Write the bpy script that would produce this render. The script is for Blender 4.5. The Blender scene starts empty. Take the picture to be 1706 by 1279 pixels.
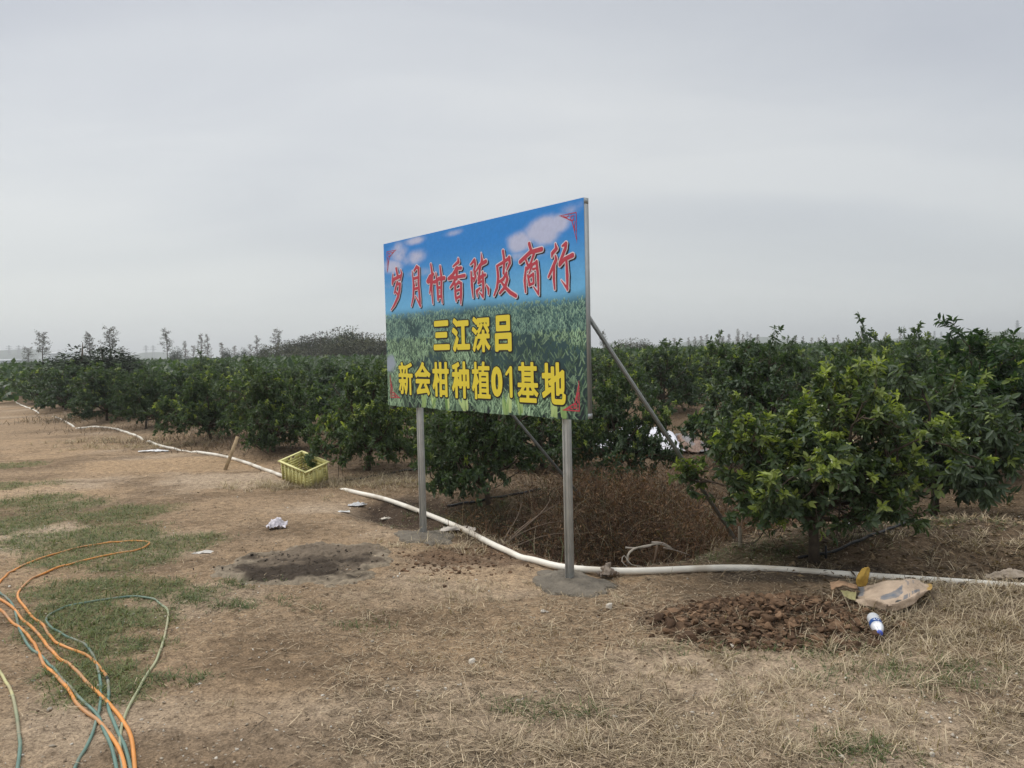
import bpy, math, random
import numpy as np
from mathutils import Matrix, Vector
R = math.radians
C = bpy.context.scene.collection
S = bpy.context.scene
rng = np.random.default_rng(7)
random.seed(7)

# ------------------------------------------------------------------ camera
F, PITCH, ROLL, HC = 1277.3, 0.0436, -0.0230, 1.6     # focal length in pixels of a 1706 wide picture
cp, sp, cr, sr = math.cos(PITCH), math.sin(PITCH), math.cos(ROLL), math.sin(ROLL)
_r0, _u0 = np.array([1., 0, 0]), np.array([0, sp, cp])
FWD = np.array([0, cp, -sp]); RGT = cr * _r0 + sr * _u0; UPV = -sr * _r0 + cr * _u0
cam = bpy.data.cameras.new("camera"); cam.sensor_width = 36; cam.lens = F / 1706 * 36
cam.clip_start = 0.05; cam.clip_end = 20000
co = bpy.data.objects.new("camera", cam); C.objects.link(co)
M = Matrix.Identity(4)
for i in range(3):
    M[i][0] = RGT[i]; M[i][1] = UPV[i]; M[i][2] = -FWD[i]
M[2][3] = HC
co.matrix_world = M; S.camera = co

# ------------------------------------------------------------------ light and exposure
SUN_EL, SUN_AZ = 50, -72            # degrees; azimuth measured from straight ahead, left negative
S.view_settings.view_transform = 'Standard'; S.view_settings.look = 'None'
S.view_settings.exposure = 0.42; S.view_settings.gamma = 1
sl = bpy.data.lights.new("sun", 'SUN'); sl.energy = 1.5; sl.angle = R(24); sl.color = (1, .95, .88)
so = bpy.data.objects.new("sun", sl); C.objects.link(so)
sd = Vector((math.sin(R(SUN_AZ)) * math.cos(R(SUN_EL)), math.cos(R(SUN_AZ)) * math.cos(R(SUN_EL)), math.sin(R(SUN_EL))))
so.rotation_euler = sd.to_track_quat('Z', 'Y').to_euler()

def nd(nt, t, **kw):
    n = nt.nodes.new(t)
    for k, v in kw.items(): setattr(n, k, v)
    return n
def lk(nt, a, b): nt.links.new(a, b)
def ramp(nt, src, stops, interp='LINEAR'):
    n = nd(nt, 'ShaderNodeValToRGB'); n.color_ramp.interpolation = interp
    e = n.color_ramp.elements
    while len(e) < len(stops): e.new(.5)
    for q, (p, c) in zip(e, stops):
        q.position = p; q.color = (*c, 1) if len(c) == 3 else c
    if src is not None: lk(nt, src, n.inputs[0])
    return n.outputs[0]
def mixc(nt, f, a, b, mode='MIX'):
    n = nd(nt, 'ShaderNodeMix', data_type='RGBA', blend_type=mode)
    for s, v in ((n.inputs[0], f), (n.inputs[6], a), (n.inputs[7], b)):
        if isinstance(v, (int, float)): s.default_value = v
        elif isinstance(v, tuple): s.default_value = (*v, 1)
        else: lk(nt, v, s)
    return n.outputs[2]
def math_(nt, op, a, b=None, c=None, clamp=False):
    n = nd(nt, 'ShaderNodeMath', operation=op); n.use_clamp = clamp
    for s, v in zip(n.inputs, (a, b, c)):
        if v is None: continue
        if isinstance(v, (int, float)): s.default_value = v
        else: lk(nt, v, s)
    return n.outputs[0]
def noise(nt, vec, scale, detail=4, rough=.55, dist=0):
    n = nd(nt, 'ShaderNodeTexNoise'); n.inputs['Scale'].default_value = scale
    n.inputs['Detail'].default_value = detail; n.inputs['Roughness'].default_value = rough
    n.inputs['Distortion'].default_value = dist
    if vec is not None: lk(nt, vec, n.inputs['Vector'])
    return n.outputs[0]

# overcast sky: a Nishita sky behind a nearly closed sheet of cloud
W = bpy.data.worlds.new("World"); S.world = W; W.use_nodes = True
nt = W.node_tree; nt.nodes.clear()
out = nd(nt, 'ShaderNodeOutputWorld'); bg = nd(nt, 'ShaderNodeBackground'); bg.inputs[1].default_value = 0.1
lk(nt, bg.outputs[0], out.inputs[0])
sky = nd(nt, 'ShaderNodeTexSky', sky_type='NISHITA'); sky.sun_disc = False
sky.sun_elevation = R(SUN_EL); sky.sun_rotation = R(SUN_AZ)
tc = nd(nt, 'ShaderNodeTexCoord')
sep = nd(nt, 'ShaderNodeSeparateXYZ'); lk(nt, tc.outputs['Generated'], sep.inputs[0])
zc = math_(nt, 'ADD', math_(nt, 'MAXIMUM', sep.outputs[2], 0.0), 0.16)
cx = math_(nt, 'DIVIDE', sep.outputs[0], zc); cy = math_(nt, 'DIVIDE', sep.outputs[1], zc)
cmb = nd(nt, 'ShaderNodeCombineXYZ'); lk(nt, cx, cmb.inputs[0]); lk(nt, cy, cmb.inputs[1])
mp = nd(nt, 'ShaderNodeMapping'); lk(nt, cmb.outputs[0], mp.inputs[0])
mp.inputs['Rotation'].default_value = (0, 0, R(-42)); mp.inputs['Scale'].default_value = (.42, .8, 1)
mp.inputs['Location'].default_value = (.9, .62, 0)
n1 = noise(nt, mp.outputs[0], .85, 2, .4, .6)
n2 = noise(nt, mp.outputs[0], 2.6, 5, .6, .6)
nm = math_(nt, 'ADD', math_(nt, 'MULTIPLY', n1, .84), math_(nt, 'MULTIPLY', n2, .16))
cloud = ramp(nt, nm, [(.36, (3.75, 3.95, 4.40)), (.50, (4.75, 4.93, 5.2)), (.62, (5.75, 5.85, 5.9))])
low = ramp(nt, sep.outputs[2], [(0.0, (5.9, 6.1, 5.8)), (.12, (5.3, 5.5, 5.35)), (.40, (5.2, 5.4, 5.5)), (.62, (11.5, 11.6, 11.6))])
wf = ramp(nt, sep.outputs[2], [(0.02, (.9,) * 3), (.16, (.35,) * 3), (.30, (.06,) * 3), (.42, (.06,) * 3), (.6, (.9,) * 3)])
cl = mixc(nt, wf, cloud, low)
# thinner cloud on the sun's side
vm = nd(nt, 'ShaderNodeVectorMath', operation='DOT_PRODUCT'); lk(nt, tc.outputs['Generated'], vm.inputs[0]); vm.inputs[1].default_value = (-.42, .80, .43)
gl = ramp(nt, vm.outputs['Value'], [(.55, (.93, .94, .96)), (.80, (.97, .975, .98)), (1.0, (1.09, 1.085, 1.075))])
cl = mixc(nt, 1.0, cl, gl, 'MULTIPLY')
lk(nt, mixc(nt, .95, sky.outputs[0], cl), bg.inputs[0])

# ------------------------------------------------------------------ numpy helpers
def _hash(i, j, s):
    h = (i.astype(np.int64) * 374761393 + j.astype(np.int64) * 668265263 + s * 1442695041) & 0xFFFFFFFF
    h = ((h ^ (h >> 13)) * 1274126177) & 0xFFFFFFFF
    return ((h ^ (h >> 16)) & 0xFFFF) / 65535.0
def vnoise(x, y, s=0):
    xi, yi = np.floor(x), np.floor(y); fx, fy = x - xi, y - yi
    fx = fx * fx * (3 - 2 * fx); fy = fy * fy * (3 - 2 * fy)
    a, b = _hash(xi, yi, s), _hash(xi + 1, yi, s); c, d = _hash(xi, yi + 1, s), _hash(xi + 1, yi + 1, s)
    return (a + (b - a) * fx) * (1 - fy) + (c + (d - c) * fx) * fy
def fbm(x, y, s=0, o=4, g=.5):
    t, a, n = 0, 1, 0
    for k in range(o):
        t = t + a * vnoise(x * 2 ** k + 17.3 * k, y * 2 ** k - 9.1 * k, s + k); n += a; a *= g
    return t / n
def sm(e0, e1, x):
    t = np.clip((x - e0) / (e1 - e0), 0, 1); return t * t * (3 - 2 * t)
def seg_dist(x, y, pts):
    best = np.full(np.shape(x), 1e9)
    for (ax, ay), (bx, by) in zip(pts[:-1], pts[1:]):
        dx, dy = bx - ax, by - ay
        t = np.clip(((x - ax) * dx + (y - ay) * dy) / (dx * dx + dy * dy + 1e-12), 0, 1)
        best = np.minimum(best, np.hypot(x - ax - t * dx, y - ay - t * dy))
    return best

def mesh_np(name, V, quads=None, tris=None, col=None, mats=(), fmat=None, smooth=False):
    me = bpy.data.meshes.new(name)
    q = np.zeros((0, 4), int) if quads is None or len(quads) == 0 else np.asarray(quads)
    t = np.zeros((0, 3), int) if tris is None or len(tris) == 0 else np.asarray(tris)
    me.vertices.add(len(V)); me.vertices.foreach_set('co', np.ascontiguousarray(V, np.float32).ravel())
    me.loops.add(q.size + t.size); me.polygons.add(len(q) + len(t))
    me.loops.foreach_set('vertex_index', np.concatenate([q.ravel(), t.ravel()]).astype(np.int32))
    st = np.concatenate([np.arange(len(q)) * 4, q.size + np.arange(len(t)) * 3]).astype(np.int32)
    me.polygons.foreach_set('loop_start', st)
    if fmat is not None: me.polygons.foreach_set('material_index', np.asarray(fmat, np.int32))
    if smooth: me.polygons.foreach_set('use_smooth', np.ones(len(q) + len(t), bool))
    me.update(calc_edges=True)
    if col is not None:
        a = me.color_attributes.new('tint', 'FLOAT_COLOR', 'POINT')
        c4 = np.ones((len(V), 4), np.float32); c4[:, :3] = col
        a.data.foreach_set('color', c4.ravel())
    for m in mats: me.materials.append(m)
    return me
def link(name, me, parent=None):
    o = bpy.data.objects.new(name, me); C.objects.link(o)
    if parent is not None: o.parent = parent
    return o
def tag(o, label=None, cat=None, group=None, kind=None):
    if label: o['label'] = label
    if cat: o['category'] = cat
    if group: o['group'] = group
    if kind: o['kind'] = kind
    return o
def empty(name, loc=(0, 0, 0), rz=0, scale=1, label=None, cat=None, group=None):
    o = bpy.data.objects.new(name, None); C.objects.link(o); o.empty_display_size = .1
    o.location = loc; o.rotation_euler = (0, 0, rz); o.scale = (scale,) * 3 if isinstance(scale, (int, float)) else scale
    return tag(o, label, cat, group)

class MB:
    """collects shapes into one mesh"""
    def __init__(s): s.V = []; s.Q = []; s.T = []; s.c = []; s.qm = []; s.tm = []; s.n = 0
    def add(s, V, Q=(), T=(), col=None, m=0):
        V = np.asarray(V, float); s.V.append(V)
        if len(Q): s.Q.append(np.asarray(Q) + s.n); s.qm.append(np.full(len(Q), m))
        if len(T): s.T.append(np.asarray(T) + s.n); s.tm.append(np.full(len(T), m))
        c = np.ones((len(V), 3)) if col is None else np.broadcast_to(np.asarray(col, float), (len(V), 3))
        s.c.append(c); s.n += len(V); return s
    def box(s, c, size, ax=None, col=None, m=0, bev=0):
        h = np.array(size) / 2
        P = np.array([[x, y, z] for z in (-1, 1) for y in (-1, 1) for x in (-1, 1)]) * h
        if ax is not None: P = P @ np.asarray(ax)
        return s.add(P + np.asarray(c), [(0, 2, 3, 1), (4, 5, 7, 6), (0, 1, 5, 4), (2, 6, 7, 3), (0, 4, 6, 2), (1, 3, 7, 5)], col=col, m=m)
    def tube(s, pts, rad, n=8, col=None, m=0, cap=True):
        P = np.asarray(pts, float); k = len(P); rad = np.broadcast_to(np.asarray(rad, float), (k,))
        T = np.gradient(P, axis=0); T /= np.linalg.norm(T, axis=1)[:, None] + 1e-12
        ref = np.array([0, 0, 1.]) if abs(T[0][2]) < .9 else np.array([1., 0, 0])
        a = np.linspace(0, 2 * np.pi, n, endpoint=False); V = []
        for i in range(k):
            u = np.cross(T[i], ref); u /= np.linalg.norm(u) + 1e-12; w = np.cross(u, T[i]); ref = w if abs(np.dot(w, T[i])) < .9 else ref
            V.append(P[i] + rad[i] * (np.cos(a)[:, None] * u + np.sin(a)[:, None] * w))
        V = np.concatenate(V); i, j = np.meshgrid(np.arange(k - 1), np.arange(n), indexing='ij')
        q = np.stack([i * n + j, i * n + (j + 1) % n, (i + 1) * n + (j + 1) % n, (i + 1) * n + j], -1).reshape(-1, 4)
        tr = []
        if cap:
            V = np.vstack([V, P[0], P[-1]]); b = k * n
            tr = [(b, (j + 1) % n, j) for j in range(n)] + [(b + 1, (k - 1) * n + j, (k - 1) * n + (j + 1) % n) for j in range(n)]
        if col is not None and np.ndim(col) == 2 and len(col) == k:
            cc = np.repeat(np.asarray(col), n, 0)
            col = np.vstack([cc, col[0], col[-1]]) if cap else cc
        return s.add(V, q, tr, col, m)
    def lathe(s, prof, origin=(0, 0, 0), n=20, ax=None, col=None, m=0):
        prof = np.asarray(prof, float); a = np.linspace(0, 2 * np.pi, n, endpoint=False); k = len(prof)
        V = np.stack([prof[:, :1] * np.cos(a), prof[:, :1] * np.sin(a), np.repeat(prof[:, 1:2], n, 1)], -1).reshape(-1, 3)
        if ax is not None: V = V @ np.asarray(ax)
        i, j = np.meshgrid(np.arange(k - 1), np.arange(n), indexing='ij')
        q = np.stack([i * n + j, i * n + (j + 1) % n, (i + 1) * n + (j + 1) % n, (i + 1) * n + j], -1).reshape(-1, 4)
        return s.add(V + np.asarray(origin), q, col=col, m=m)
    def mesh(s, name, mats, smooth=False):
        fm = np.concatenate(s.qm + s.tm) if (s.qm or s.tm) else None
        return mesh_np(name, np.concatenate(s.V), np.concatenate(s.Q) if s.Q else None, np.concatenate(s.T) if s.T else None,
                       np.concatenate(s.c), mats if isinstance(mats, (list, tuple)) else [mats], fm, smooth)
    def build(s, name, mats, parent=None, smooth=False): return link(name, s.mesh(name, mats, smooth), parent)

def spline(pts, step=.05):
    P = np.asarray(pts, float); out = []
    Q = np.vstack([2 * P[0] - P[1], P, 2 * P[-1] - P[-2]])
    for i in range(1, len(Q) - 2):
        p0, p1, p2, p3 = Q[i - 1:i + 3]; n = max(2, int(np.linalg.norm(p2 - p1) / step))
        for t in np.linspace(0, 1, n, endpoint=False):
            out.append(.5 * (2 * p1 + (p2 - p0) * t + (2 * p0 - 5 * p1 + 4 * p2 - p3) * t * t + (3 * p1 - p0 - 3 * p2 + p3) * t ** 3))
    out.append(P[-1]); return np.array(out)

# ------------------------------------------------------------------ materials
def mat(name, col=None, rough=.7, spec=.4, metal=0, bump=None, nscale=None, namt=.25, trans=0, attr=False, sheen=0, transl=None, objrand=0, alpha=1):
    m = bpy.data.materials.new(name); m.use_nodes = True; nt = m.node_tree
    b = nt.nodes['Principled BSDF']; b.inputs['Roughness'].default_value = rough
    b.inputs['Specular IOR Level'].default_value = spec; b.inputs['Metallic'].default_value = metal
    b.inputs['Transmission Weight'].default_value = trans
    geo = nd(nt, 'ShaderNodeTexCoord'); v = geo.outputs['Object']
    if attr:
        a = nd(nt, 'ShaderNodeAttribute', attribute_name='tint'); c = a.outputs['Color']
    else:
        n = nd(nt, 'ShaderNodeRGB'); n.outputs[0].default_value = (*col, 1); c = n.outputs[0]
    if nscale:
        f = noise(nt, v, nscale, 5, .6)
        c = mixc(nt, 1.0, c, ramp(nt, f, [(.25, (1 - namt,) * 3), (.75, (1 + namt,) * 3)]), 'MULTIPLY')
    if objrand:
        oi = nd(nt, 'ShaderNodeObjectInfo')
        c = mixc(nt, 1.0, c, ramp(nt, oi.outputs['Random'], [(0, (1 - objrand, 1 - objrand * .6, 1 - objrand * .4)), (1, (1 + objrand * .8, 1 + objrand, 1))]), 'MULTIPLY')
    lk(nt, c, b.inputs['Base Color'])
    if bump:
        bn = nd(nt, 'ShaderNodeBump'); bn.inputs['Strength'].default_value = bump[1]; bn.inputs['Distance'].default_value = bump[2]
        lk(nt, noise(nt, v, bump[0], 5, .65), bn.inputs['Height']); lk(nt, bn.outputs[0], b.inputs['Normal'])
    if transl:
        o = nt.nodes['Material Output']; tl = nd(nt, 'ShaderNodeBsdfTranslucent'); mx = nd(nt, 'ShaderNodeMixShader')
        mx.inputs[0].default_value = transl
        lk(nt, mixc(nt, 1.0, c, (1.5, 1.6, .7), 'MULTIPLY'), tl.inputs[0])
        lk(nt, b.outputs[0], mx.inputs[1]); lk(nt, tl.outputs[0], mx.inputs[2]); lk(nt, mx.outputs[0], o.inputs[0])
    return m
M_leaf = mat('leaf', attr=True, rough=.48, spec=.38, transl=.34, objrand=.2)
M_bark = mat('bark', (.075, .058, .042), .9, .2, nscale=18, namt=.4, bump=(40, .6, .01))
M_straw = mat('straw', attr=True, rough=.75, spec=.25, transl=.12)
M_grass = mat('grass', attr=True, rough=.6, spec=.3, transl=.2)
M_stone = mat('stone', attr=True, rough=.85, spec=.3, nscale=60, namt=.2)
M_clod = mat('clod', attr=True, rough=.95, spec=.15, nscale=30, namt=.3, bump=(70, .9, .01))
M_galv = mat('galvanised', (.36, .38, .38), .5, .5, .55, nscale=9, namt=.16, bump=(160, .1, .002))
M_post = mat('galvanised_post', (.56, .58, .57), .55, .5, .35, nscale=7, namt=.2, bump=(160, .1, .002))
M_galvd = mat('weathered_steel', (.25, .26, .25), .55, .5, .4, nscale=10, namt=.22)
M_conc = mat('wet_concrete', (.150, .128, .098), .75, .35, nscale=9, namt=.4, bump=(45, 1.0, .02))
M_pvc = mat('pvc', attr=True, rough=.45, spec=.4, nscale=7, namt=.1)
M_hose = mat('hose', attr=True, rough=.5, spec=.4, nscale=14, namt=.14)
M_print = mat('print', attr=True, rough=.42, spec=.35, bump=(2.6, .35, .02))
M_red = mat('red_ink', (.46, .05, .075), .45, .3)
M_pink = mat('pale_ink', (.70, .62, .66), .45, .3)
M_dark = mat('dark_ink', (.02, .018, .02), .5, .3)
M_yel = mat('yellow_ink', (.74, .60, .05), .45, .3)
M_crate = mat('yellow_plastic', (.64, .60, .26), .5, .4, nscale=9, namt=.22)
M_wood = mat('bare_wood', (.34, .25, .15), .85, .2, nscale=25, namt=.3)
M_dead = mat('dead_wood', attr=True, rough=.9, spec=.15, nscale=20, namt=.3)
M_bag = mat('kraft_paper', attr=True, rough=.85, spec=.2, nscale=16, namt=.18, bump=(16, .8, .02))
M_plast = mat('white_film', attr=True, rough=.4, spec=.5, nscale=10, namt=.12, bump=(14, .8, .03))
M_black = mat('black_rubber', (.015, .015, .016), .5, .4)
M_bot = mat('bottle_plastic', attr=True, rough=.18, spec=.6, trans=.25)
M_far = mat('far_foliage', attr=True, rough=.8, spec=.2, objrand=.18)
M_wall = mat('white_wall', (.55, .57, .58), .8, .2, nscale=2, namt=.1)
M_steelfar = mat('pylon_steel', (.20, .21, .22), .7, .3)

# ------------------------------------------------------------------ terrain
RU = np.array([.653, -.757]); RV = np.array([.757, .653])      # along and across the orchard rows
ROW0 = np.array([-.24, 8.1])
PIPE_PX = [(2900, 1075), (2300, 1030), (1800, 985), (1706, 976), (1560, 966), (1400, 955), (1290, 947), (1200, 945), (1060, 950), (985, 948), (930, 942), (880, 928), (830, 910), (770, 880), (700, 851), (640, 830), (590, 819),
           (545, 806), (495, 799), (450, 785), (410, 770), (370, 759), (320, 751), (270, 743), (245, 733), (225, 725), (190, 714), (150, 710), (130, 712), (105, 700), (83, 691), (70, 690), (55, 682), (30, 672), (14, 660), (0, 655), (-40, 648)]
def flat_at(px, py, z=0.0):
    d = FWD + RGT * (px - 853) / F - UPV * (py - 639.5) / F
    t = (z - HC) / d[2]; return np.array([d[0] * t, d[1] * t, HC + d[2] * t])
PIPE_XY = np.array([flat_at(*p)[:2] for p in PIPE_PX])
def rowcoord(x, y):
    return (x - ROW0[0]) * RU[0] + (y - ROW0[1]) * RU[1], (x - ROW0[0]) * RV[0] + (y - ROW0[1]) * RV[1]
HEAP = flat_at(1288, 1036)[:2]
DITCH1 = [(-1.1, 7.9), (-.35, 7.15), (.35, 6.5), (1.0, 6.15)]
DITCH2 = [(.75, 6.35), (1.6, 7.0), (3.2, 8.2), (5.0, 9.7)]
def H(x, y, fine=True):
    x = np.asarray(x, float); y = np.asarray(y, float)
    near = 1 - sm(40, 90, np.hypot(x, y))
    u, v = rowcoord(x, y)
    orch = sm(-1.1, -.3, v)
    bed = .10 * np.cos(v * 2 * np.pi / 5.2 * 1.0 - .4) * orch * near
    h = bed * .8 + near * .05 * (fbm(x * .6, y * .6, 3) - .5)
    h = h - .36 * np.exp(-(seg_dist(x, y, DITCH1) / .42) ** 2) - .34 * np.exp(-(seg_dist(x, y, DITCH2) / .62) ** 2)
    h = h + .17 * np.exp(-(((x - 3.7) / 1.1) ** 2 + ((y - 6.0) / .55) ** 2)) 
    h = h * (1 - np.exp(-(seg_dist(x, y, PIPE_XY) / .33) ** 2))
    flat = np.exp(-((x / 3.0) ** 2 + ((y - 3.5) / 2.0) ** 2))
    if fine:
        h = h + near * (.036 * (fbm(x * 3, y * 3, 11, 3) - .5) + .030 * (fbm(x * 13, y * 13, 21, 3, .6) - .5) * (.5 + fbm(x * .9, y * .9, 31, 2)))
    hd = ((x - HEAP[0]) / .62) ** 2 + ((y - HEAP[1]) / .36) ** 2
    return h + .10 * np.exp(-hd * 1.5)
def at(px, py, dz=0.0):
    z = 0.0
    for _ in range(12):
        p = flat_at(px, py, z + dz); z = .5 * z + .5 * float(H(p[0], p[1], False))
    p[2] = float(H(p[0], p[1])) + dz
    return p
def depth_at(px, py, Y):            # the point on a pixel's ray at distance Y ahead
    d = FWD + RGT * (px - 853) / F - UPV * (py - 639.5) / F
    return np.array([d[0] * Y / d[1], Y, HC + d[2] * Y / d[1]])

def axis(lo, hi, a, b, step, grow):
    c = list(np.arange(a, b + 1e-6, step)); s = step
    x = b
    while x < hi: s *= grow; x += s; c.append(min(x, hi))
    s = step; x = a; pre = []
    while x > lo: s *= grow; x -= s; pre.append(max(x, lo))
    return np.array(pre[::-1] + c)
gx = axis(-3400, 3400, -7.5, 7.0, .032, 1.10); gy = axis(-200, 3500, 2.2, 12.0, .032, 1.085)
GX, GY = np.meshgrid(gx, gy); x, y = GX.ravel(), GY.ravel()
z = H(x, y)
GRASS = [(70, 900, .5, .4), (130, 930, .45, .35), (180, 860, .5, .5), (240, 905, .35, .3), (140, 1050, .35, .25), (230, 1030, .3, .22), (160, 1120, .3, .2), (40, 870, .6, .6), (20, 775, .5, .4), (100, 845, .5, .55), (60, 835, .6, .5), (160, 895, .7, .6), (215, 935, .45, .35), (150, 985, .5, .35), (110, 1020, .3, .25), (200, 1040, .42, .22), (250, 985, .3, .25),
         (300, 905, .4, .4), (190, 1085, .35, .2), (180, 1150, .25, .2), (20, 810, .7, .4), (330, 990, .2, .15), (225, 850, .5, .35)]
GRASS_W = [(flat_at(a, b)[:2], c, d) for a, b, c, d in GRASS]
def grass_mask(x, y):
    g = 0
    for (cx_, cy_), a, b in GRASS_W: g = np.maximum(g, np.exp(-(((x - cx_) / a) ** 2 + ((y - cy_) / b) ** 2)))
    return sm(.20, .88, g * (.30 + 1.5 * fbm(x * 2.6, y * 2.0, 41, 4, .65)))
def patch(x, y, px, py, a, b, k=1.0, e=(.35, .65), s=51):
    c = flat_at(px, py)
    g = np.exp(-(((x - c[0]) / a) ** 2 + ((y - c[1]) / b) ** 2))
    return sm(e[0], e[1], g * (.55 + .9 * fbm(x * 3.2, y * 3.2, s, 4))) * k
u_, v_ = rowcoord(x, y)
dp = seg_dist(x, y, PIPE_XY)
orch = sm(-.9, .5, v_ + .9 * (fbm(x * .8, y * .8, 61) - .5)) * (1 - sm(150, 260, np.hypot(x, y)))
tan = np.array([.285, .203, .128]); pale = np.array([.41, .32, .23]); orange = np.array([.38, .265, .160]); dark = np.array([.135, .092, .056]); vdark = np.array([.055, .045, .035]); grn = np.array([.10, .105, .045])
n1 = fbm(x * .55, y * .9, 71, 4); n2 = fbm(x * 1.7, y * 2.2, 81, 4)
c = tan[None] * (0.82 + .36 * n2[:, None])
def blend(c, k, m): k = k[:, None]; return c * (1 - k) + m * k
c = blend(c, sm(.5, .72, n1) * .75, pale); c = blend(c, sm(.55, .75, fbm(x * .5 + 9, y * 1.1, 91, 4)) * .6, orange)
c = blend(c, sm(.50, .70, fbm(x * 1.4, y * 2.6, 95, 4)) * .55, dark)
c = blend(c, patch(x, y, 25, 900, .6, .8, .8), pale * 1.1); c = blend(c, patch(x, y, 350, 1000, .5, .5, .5), pale)
c = blend(c, patch(x, y, 300, 775, 2.0, 1.0, .8), orange * 1.05)
c = blend(c, grass_mask(x, y) * .6, np.array([.13, .125, .055]))
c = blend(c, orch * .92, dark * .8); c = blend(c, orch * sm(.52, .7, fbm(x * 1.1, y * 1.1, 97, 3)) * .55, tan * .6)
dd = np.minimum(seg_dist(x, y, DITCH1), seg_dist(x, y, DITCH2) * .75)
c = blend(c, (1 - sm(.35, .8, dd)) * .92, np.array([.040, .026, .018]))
c = blend(c, patch(x, y, 1330, 958, .75, .28, .8), vdark); c = blend(c, patch(x, y, 1290, 935, .6, .2, .5), grn * .5)  # tree's shadow painted into the soil colour, then a moss green patch
c = blend(c, patch(x, y, 780, 850, .5, .5, .45), grn * .5)
c = blend(c, patch(x, y, 810, 925, .75, .38, .85), np.array([.135, .085, .052]))
c = blend(c, patch(x, y, 1280, 1030, .85, .5, .8), np.array([.115, .072, .045]))
c = blend(c, patch(x, y, 1480, 890, 1.3, .8, .75), np.array([.095, .068, .045]))
# far ground turns to low dull green fields
c = blend(c, sm(60, 160, np.hypot(x, y)), np.array([.07, .085, .045]))
ny, nx = GX.shape; ii, jj = np.meshgrid(np.arange(ny - 1), np.arange(nx - 1), indexing='ij'); k0 = ii * nx + jj
quads = np.stack([k0, k0 + 1, k0 + nx + 1, k0 + nx], -1).reshape(-1, 4)
mg = bpy.data.materials.new('soil'); mg.use_nodes = True; nt = mg.node_tree; b = nt.nodes['Principled BSDF']
b.inputs['Roughness'].default_value = .95; b.inputs['Specular IOR Level'].default_value = .15
a = nd(nt, 'ShaderNodeAttribute', attribute_name='tint'); tcn = nd(nt, 'ShaderNodeTexCoord'); v = tcn.outputs['Object']
f1 = noise(nt, v, 14, 6, .7); f2 = noise(nt, v, 75, 5, .7)
cc = mixc(nt, 1, a.outputs['Color'], ramp(nt, f1, [(.30, (.52, .50, .48)), (.5, (1, 1, 1)), (.70, (1.38, 1.36, 1.33))]), 'MULTIPLY')
cc = mixc(nt, 1, cc, ramp(nt, f2, [(.32, (.50, .49, .48)), (.5, (1, 1, 1)), (.68, (1.45, 1.45, 1.45))]), 'MULTIPLY')  # crevice shade in the colour: darker where the bump noise is low
vo = nd(nt, 'ShaderNodeTexVoronoi'); vo.inputs['Scale'].default_value = 42; lk(nt, v, vo.inputs['Vector'])
pm = nd(nt, 'ShaderNodeSeparateColor'); lk(nt, vo.outputs['Color'], pm.inputs[0])
peb = math_(nt, 'MULTIPLY', math_(nt, 'LESS_THAN', vo.outputs['Distance'], .26), math_(nt, 'GREATER_THAN', pm.outputs[0], .80))
peb = math_(nt, 'MULTIPLY', peb, ramp(nt, noise(nt, v, 1.3, 3), [(.45, (0,) * 3), (.6, (.75,) * 3)]))
cc = mixc(nt, peb, cc, (.42, .37, .30))
lk(nt, cc, b.inputs['Base Color'])
bn = nd(nt, 'ShaderNodeBump'); bn.inputs['Strength'].default_value = 1.0; bn.inputs['Distance'].default_value = .03
hh = math_(nt, 'ADD', math_(nt, 'MULTIPLY', f1, .6), math_(nt, 'MULTIPLY', f2, .5)); hh = math_(nt, 'ADD', hh, math_(nt, 'MULTIPLY', peb, .3))
lk(nt, hh, bn.inputs['Height']); lk(nt, bn.outputs[0], b.inputs['Normal'])
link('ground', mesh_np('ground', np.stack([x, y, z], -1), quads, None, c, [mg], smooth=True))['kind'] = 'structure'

# far hills
def hill(name, px0, px1, tops, Y, base):
    n = 90; pxs = np.linspace(px0, px1, n); pk = np.interp(pxs, [t[0] for t in tops], [t[1] for t in tops])
    V = []; rows = 7
    for j in range(rows):
        t = j / (rows - 1)
        for i, p in enumerate(pxs):
            q = depth_at(p, pk[i], Y)
            top = max(q[2], 2.0)
            e = min(i, n - 1 - i) / (n * .12); e = min(1, e)
            prof = math.sin(math.pi * t) ** .8
            yy = Y + (t - .5) * 400 
            V.append((q[0] * (1 + (t - .5) * .12), yy, -1 + (top + 1) * prof * e * (1 + .06 * (float(vnoise(np.array(i * .35), np.array(j * 1.3), 5)) - .5))))
    ii, jj = np.meshgrid(np.arange(rows - 1), np.arange(n - 1), indexing='ij'); k = ii * n + jj
    q = np.stack([k, k + 1, k + n + 1, k + n], -1).reshape(-1, 4)
    o = link('hills', mesh_np('hills', np.array(V), q, None, np.tile(np.array([.06, .075, .05]), (len(V), 1)), [M_far], smooth=True)); o['kind'] = 'structure'
hill('hills', -160, 120, [(-160, 590), (-60, 584), (10, 588), (25, 583), (45, 581), (62, 584), (80, 586), (120, 597)], 1050, 0)
hill('hills', 230, 300, [(230, 597), (262, 586), (300, 596)], 1150, 0)
hill('hills', 1060, 1800, [(1060, 578), (1088, 568), (1105, 562), (1122, 567), (1136, 571), (1165, 565), (1190, 570), (1235, 566), (1262, 560), (1290, 566), (1330, 572), (1390, 573), (1440, 571), (1500, 563), (1545, 562), (1590, 566), (1625, 556), (1650, 552), (1700, 556), (1800, 560)], 1100, 0)

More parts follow.
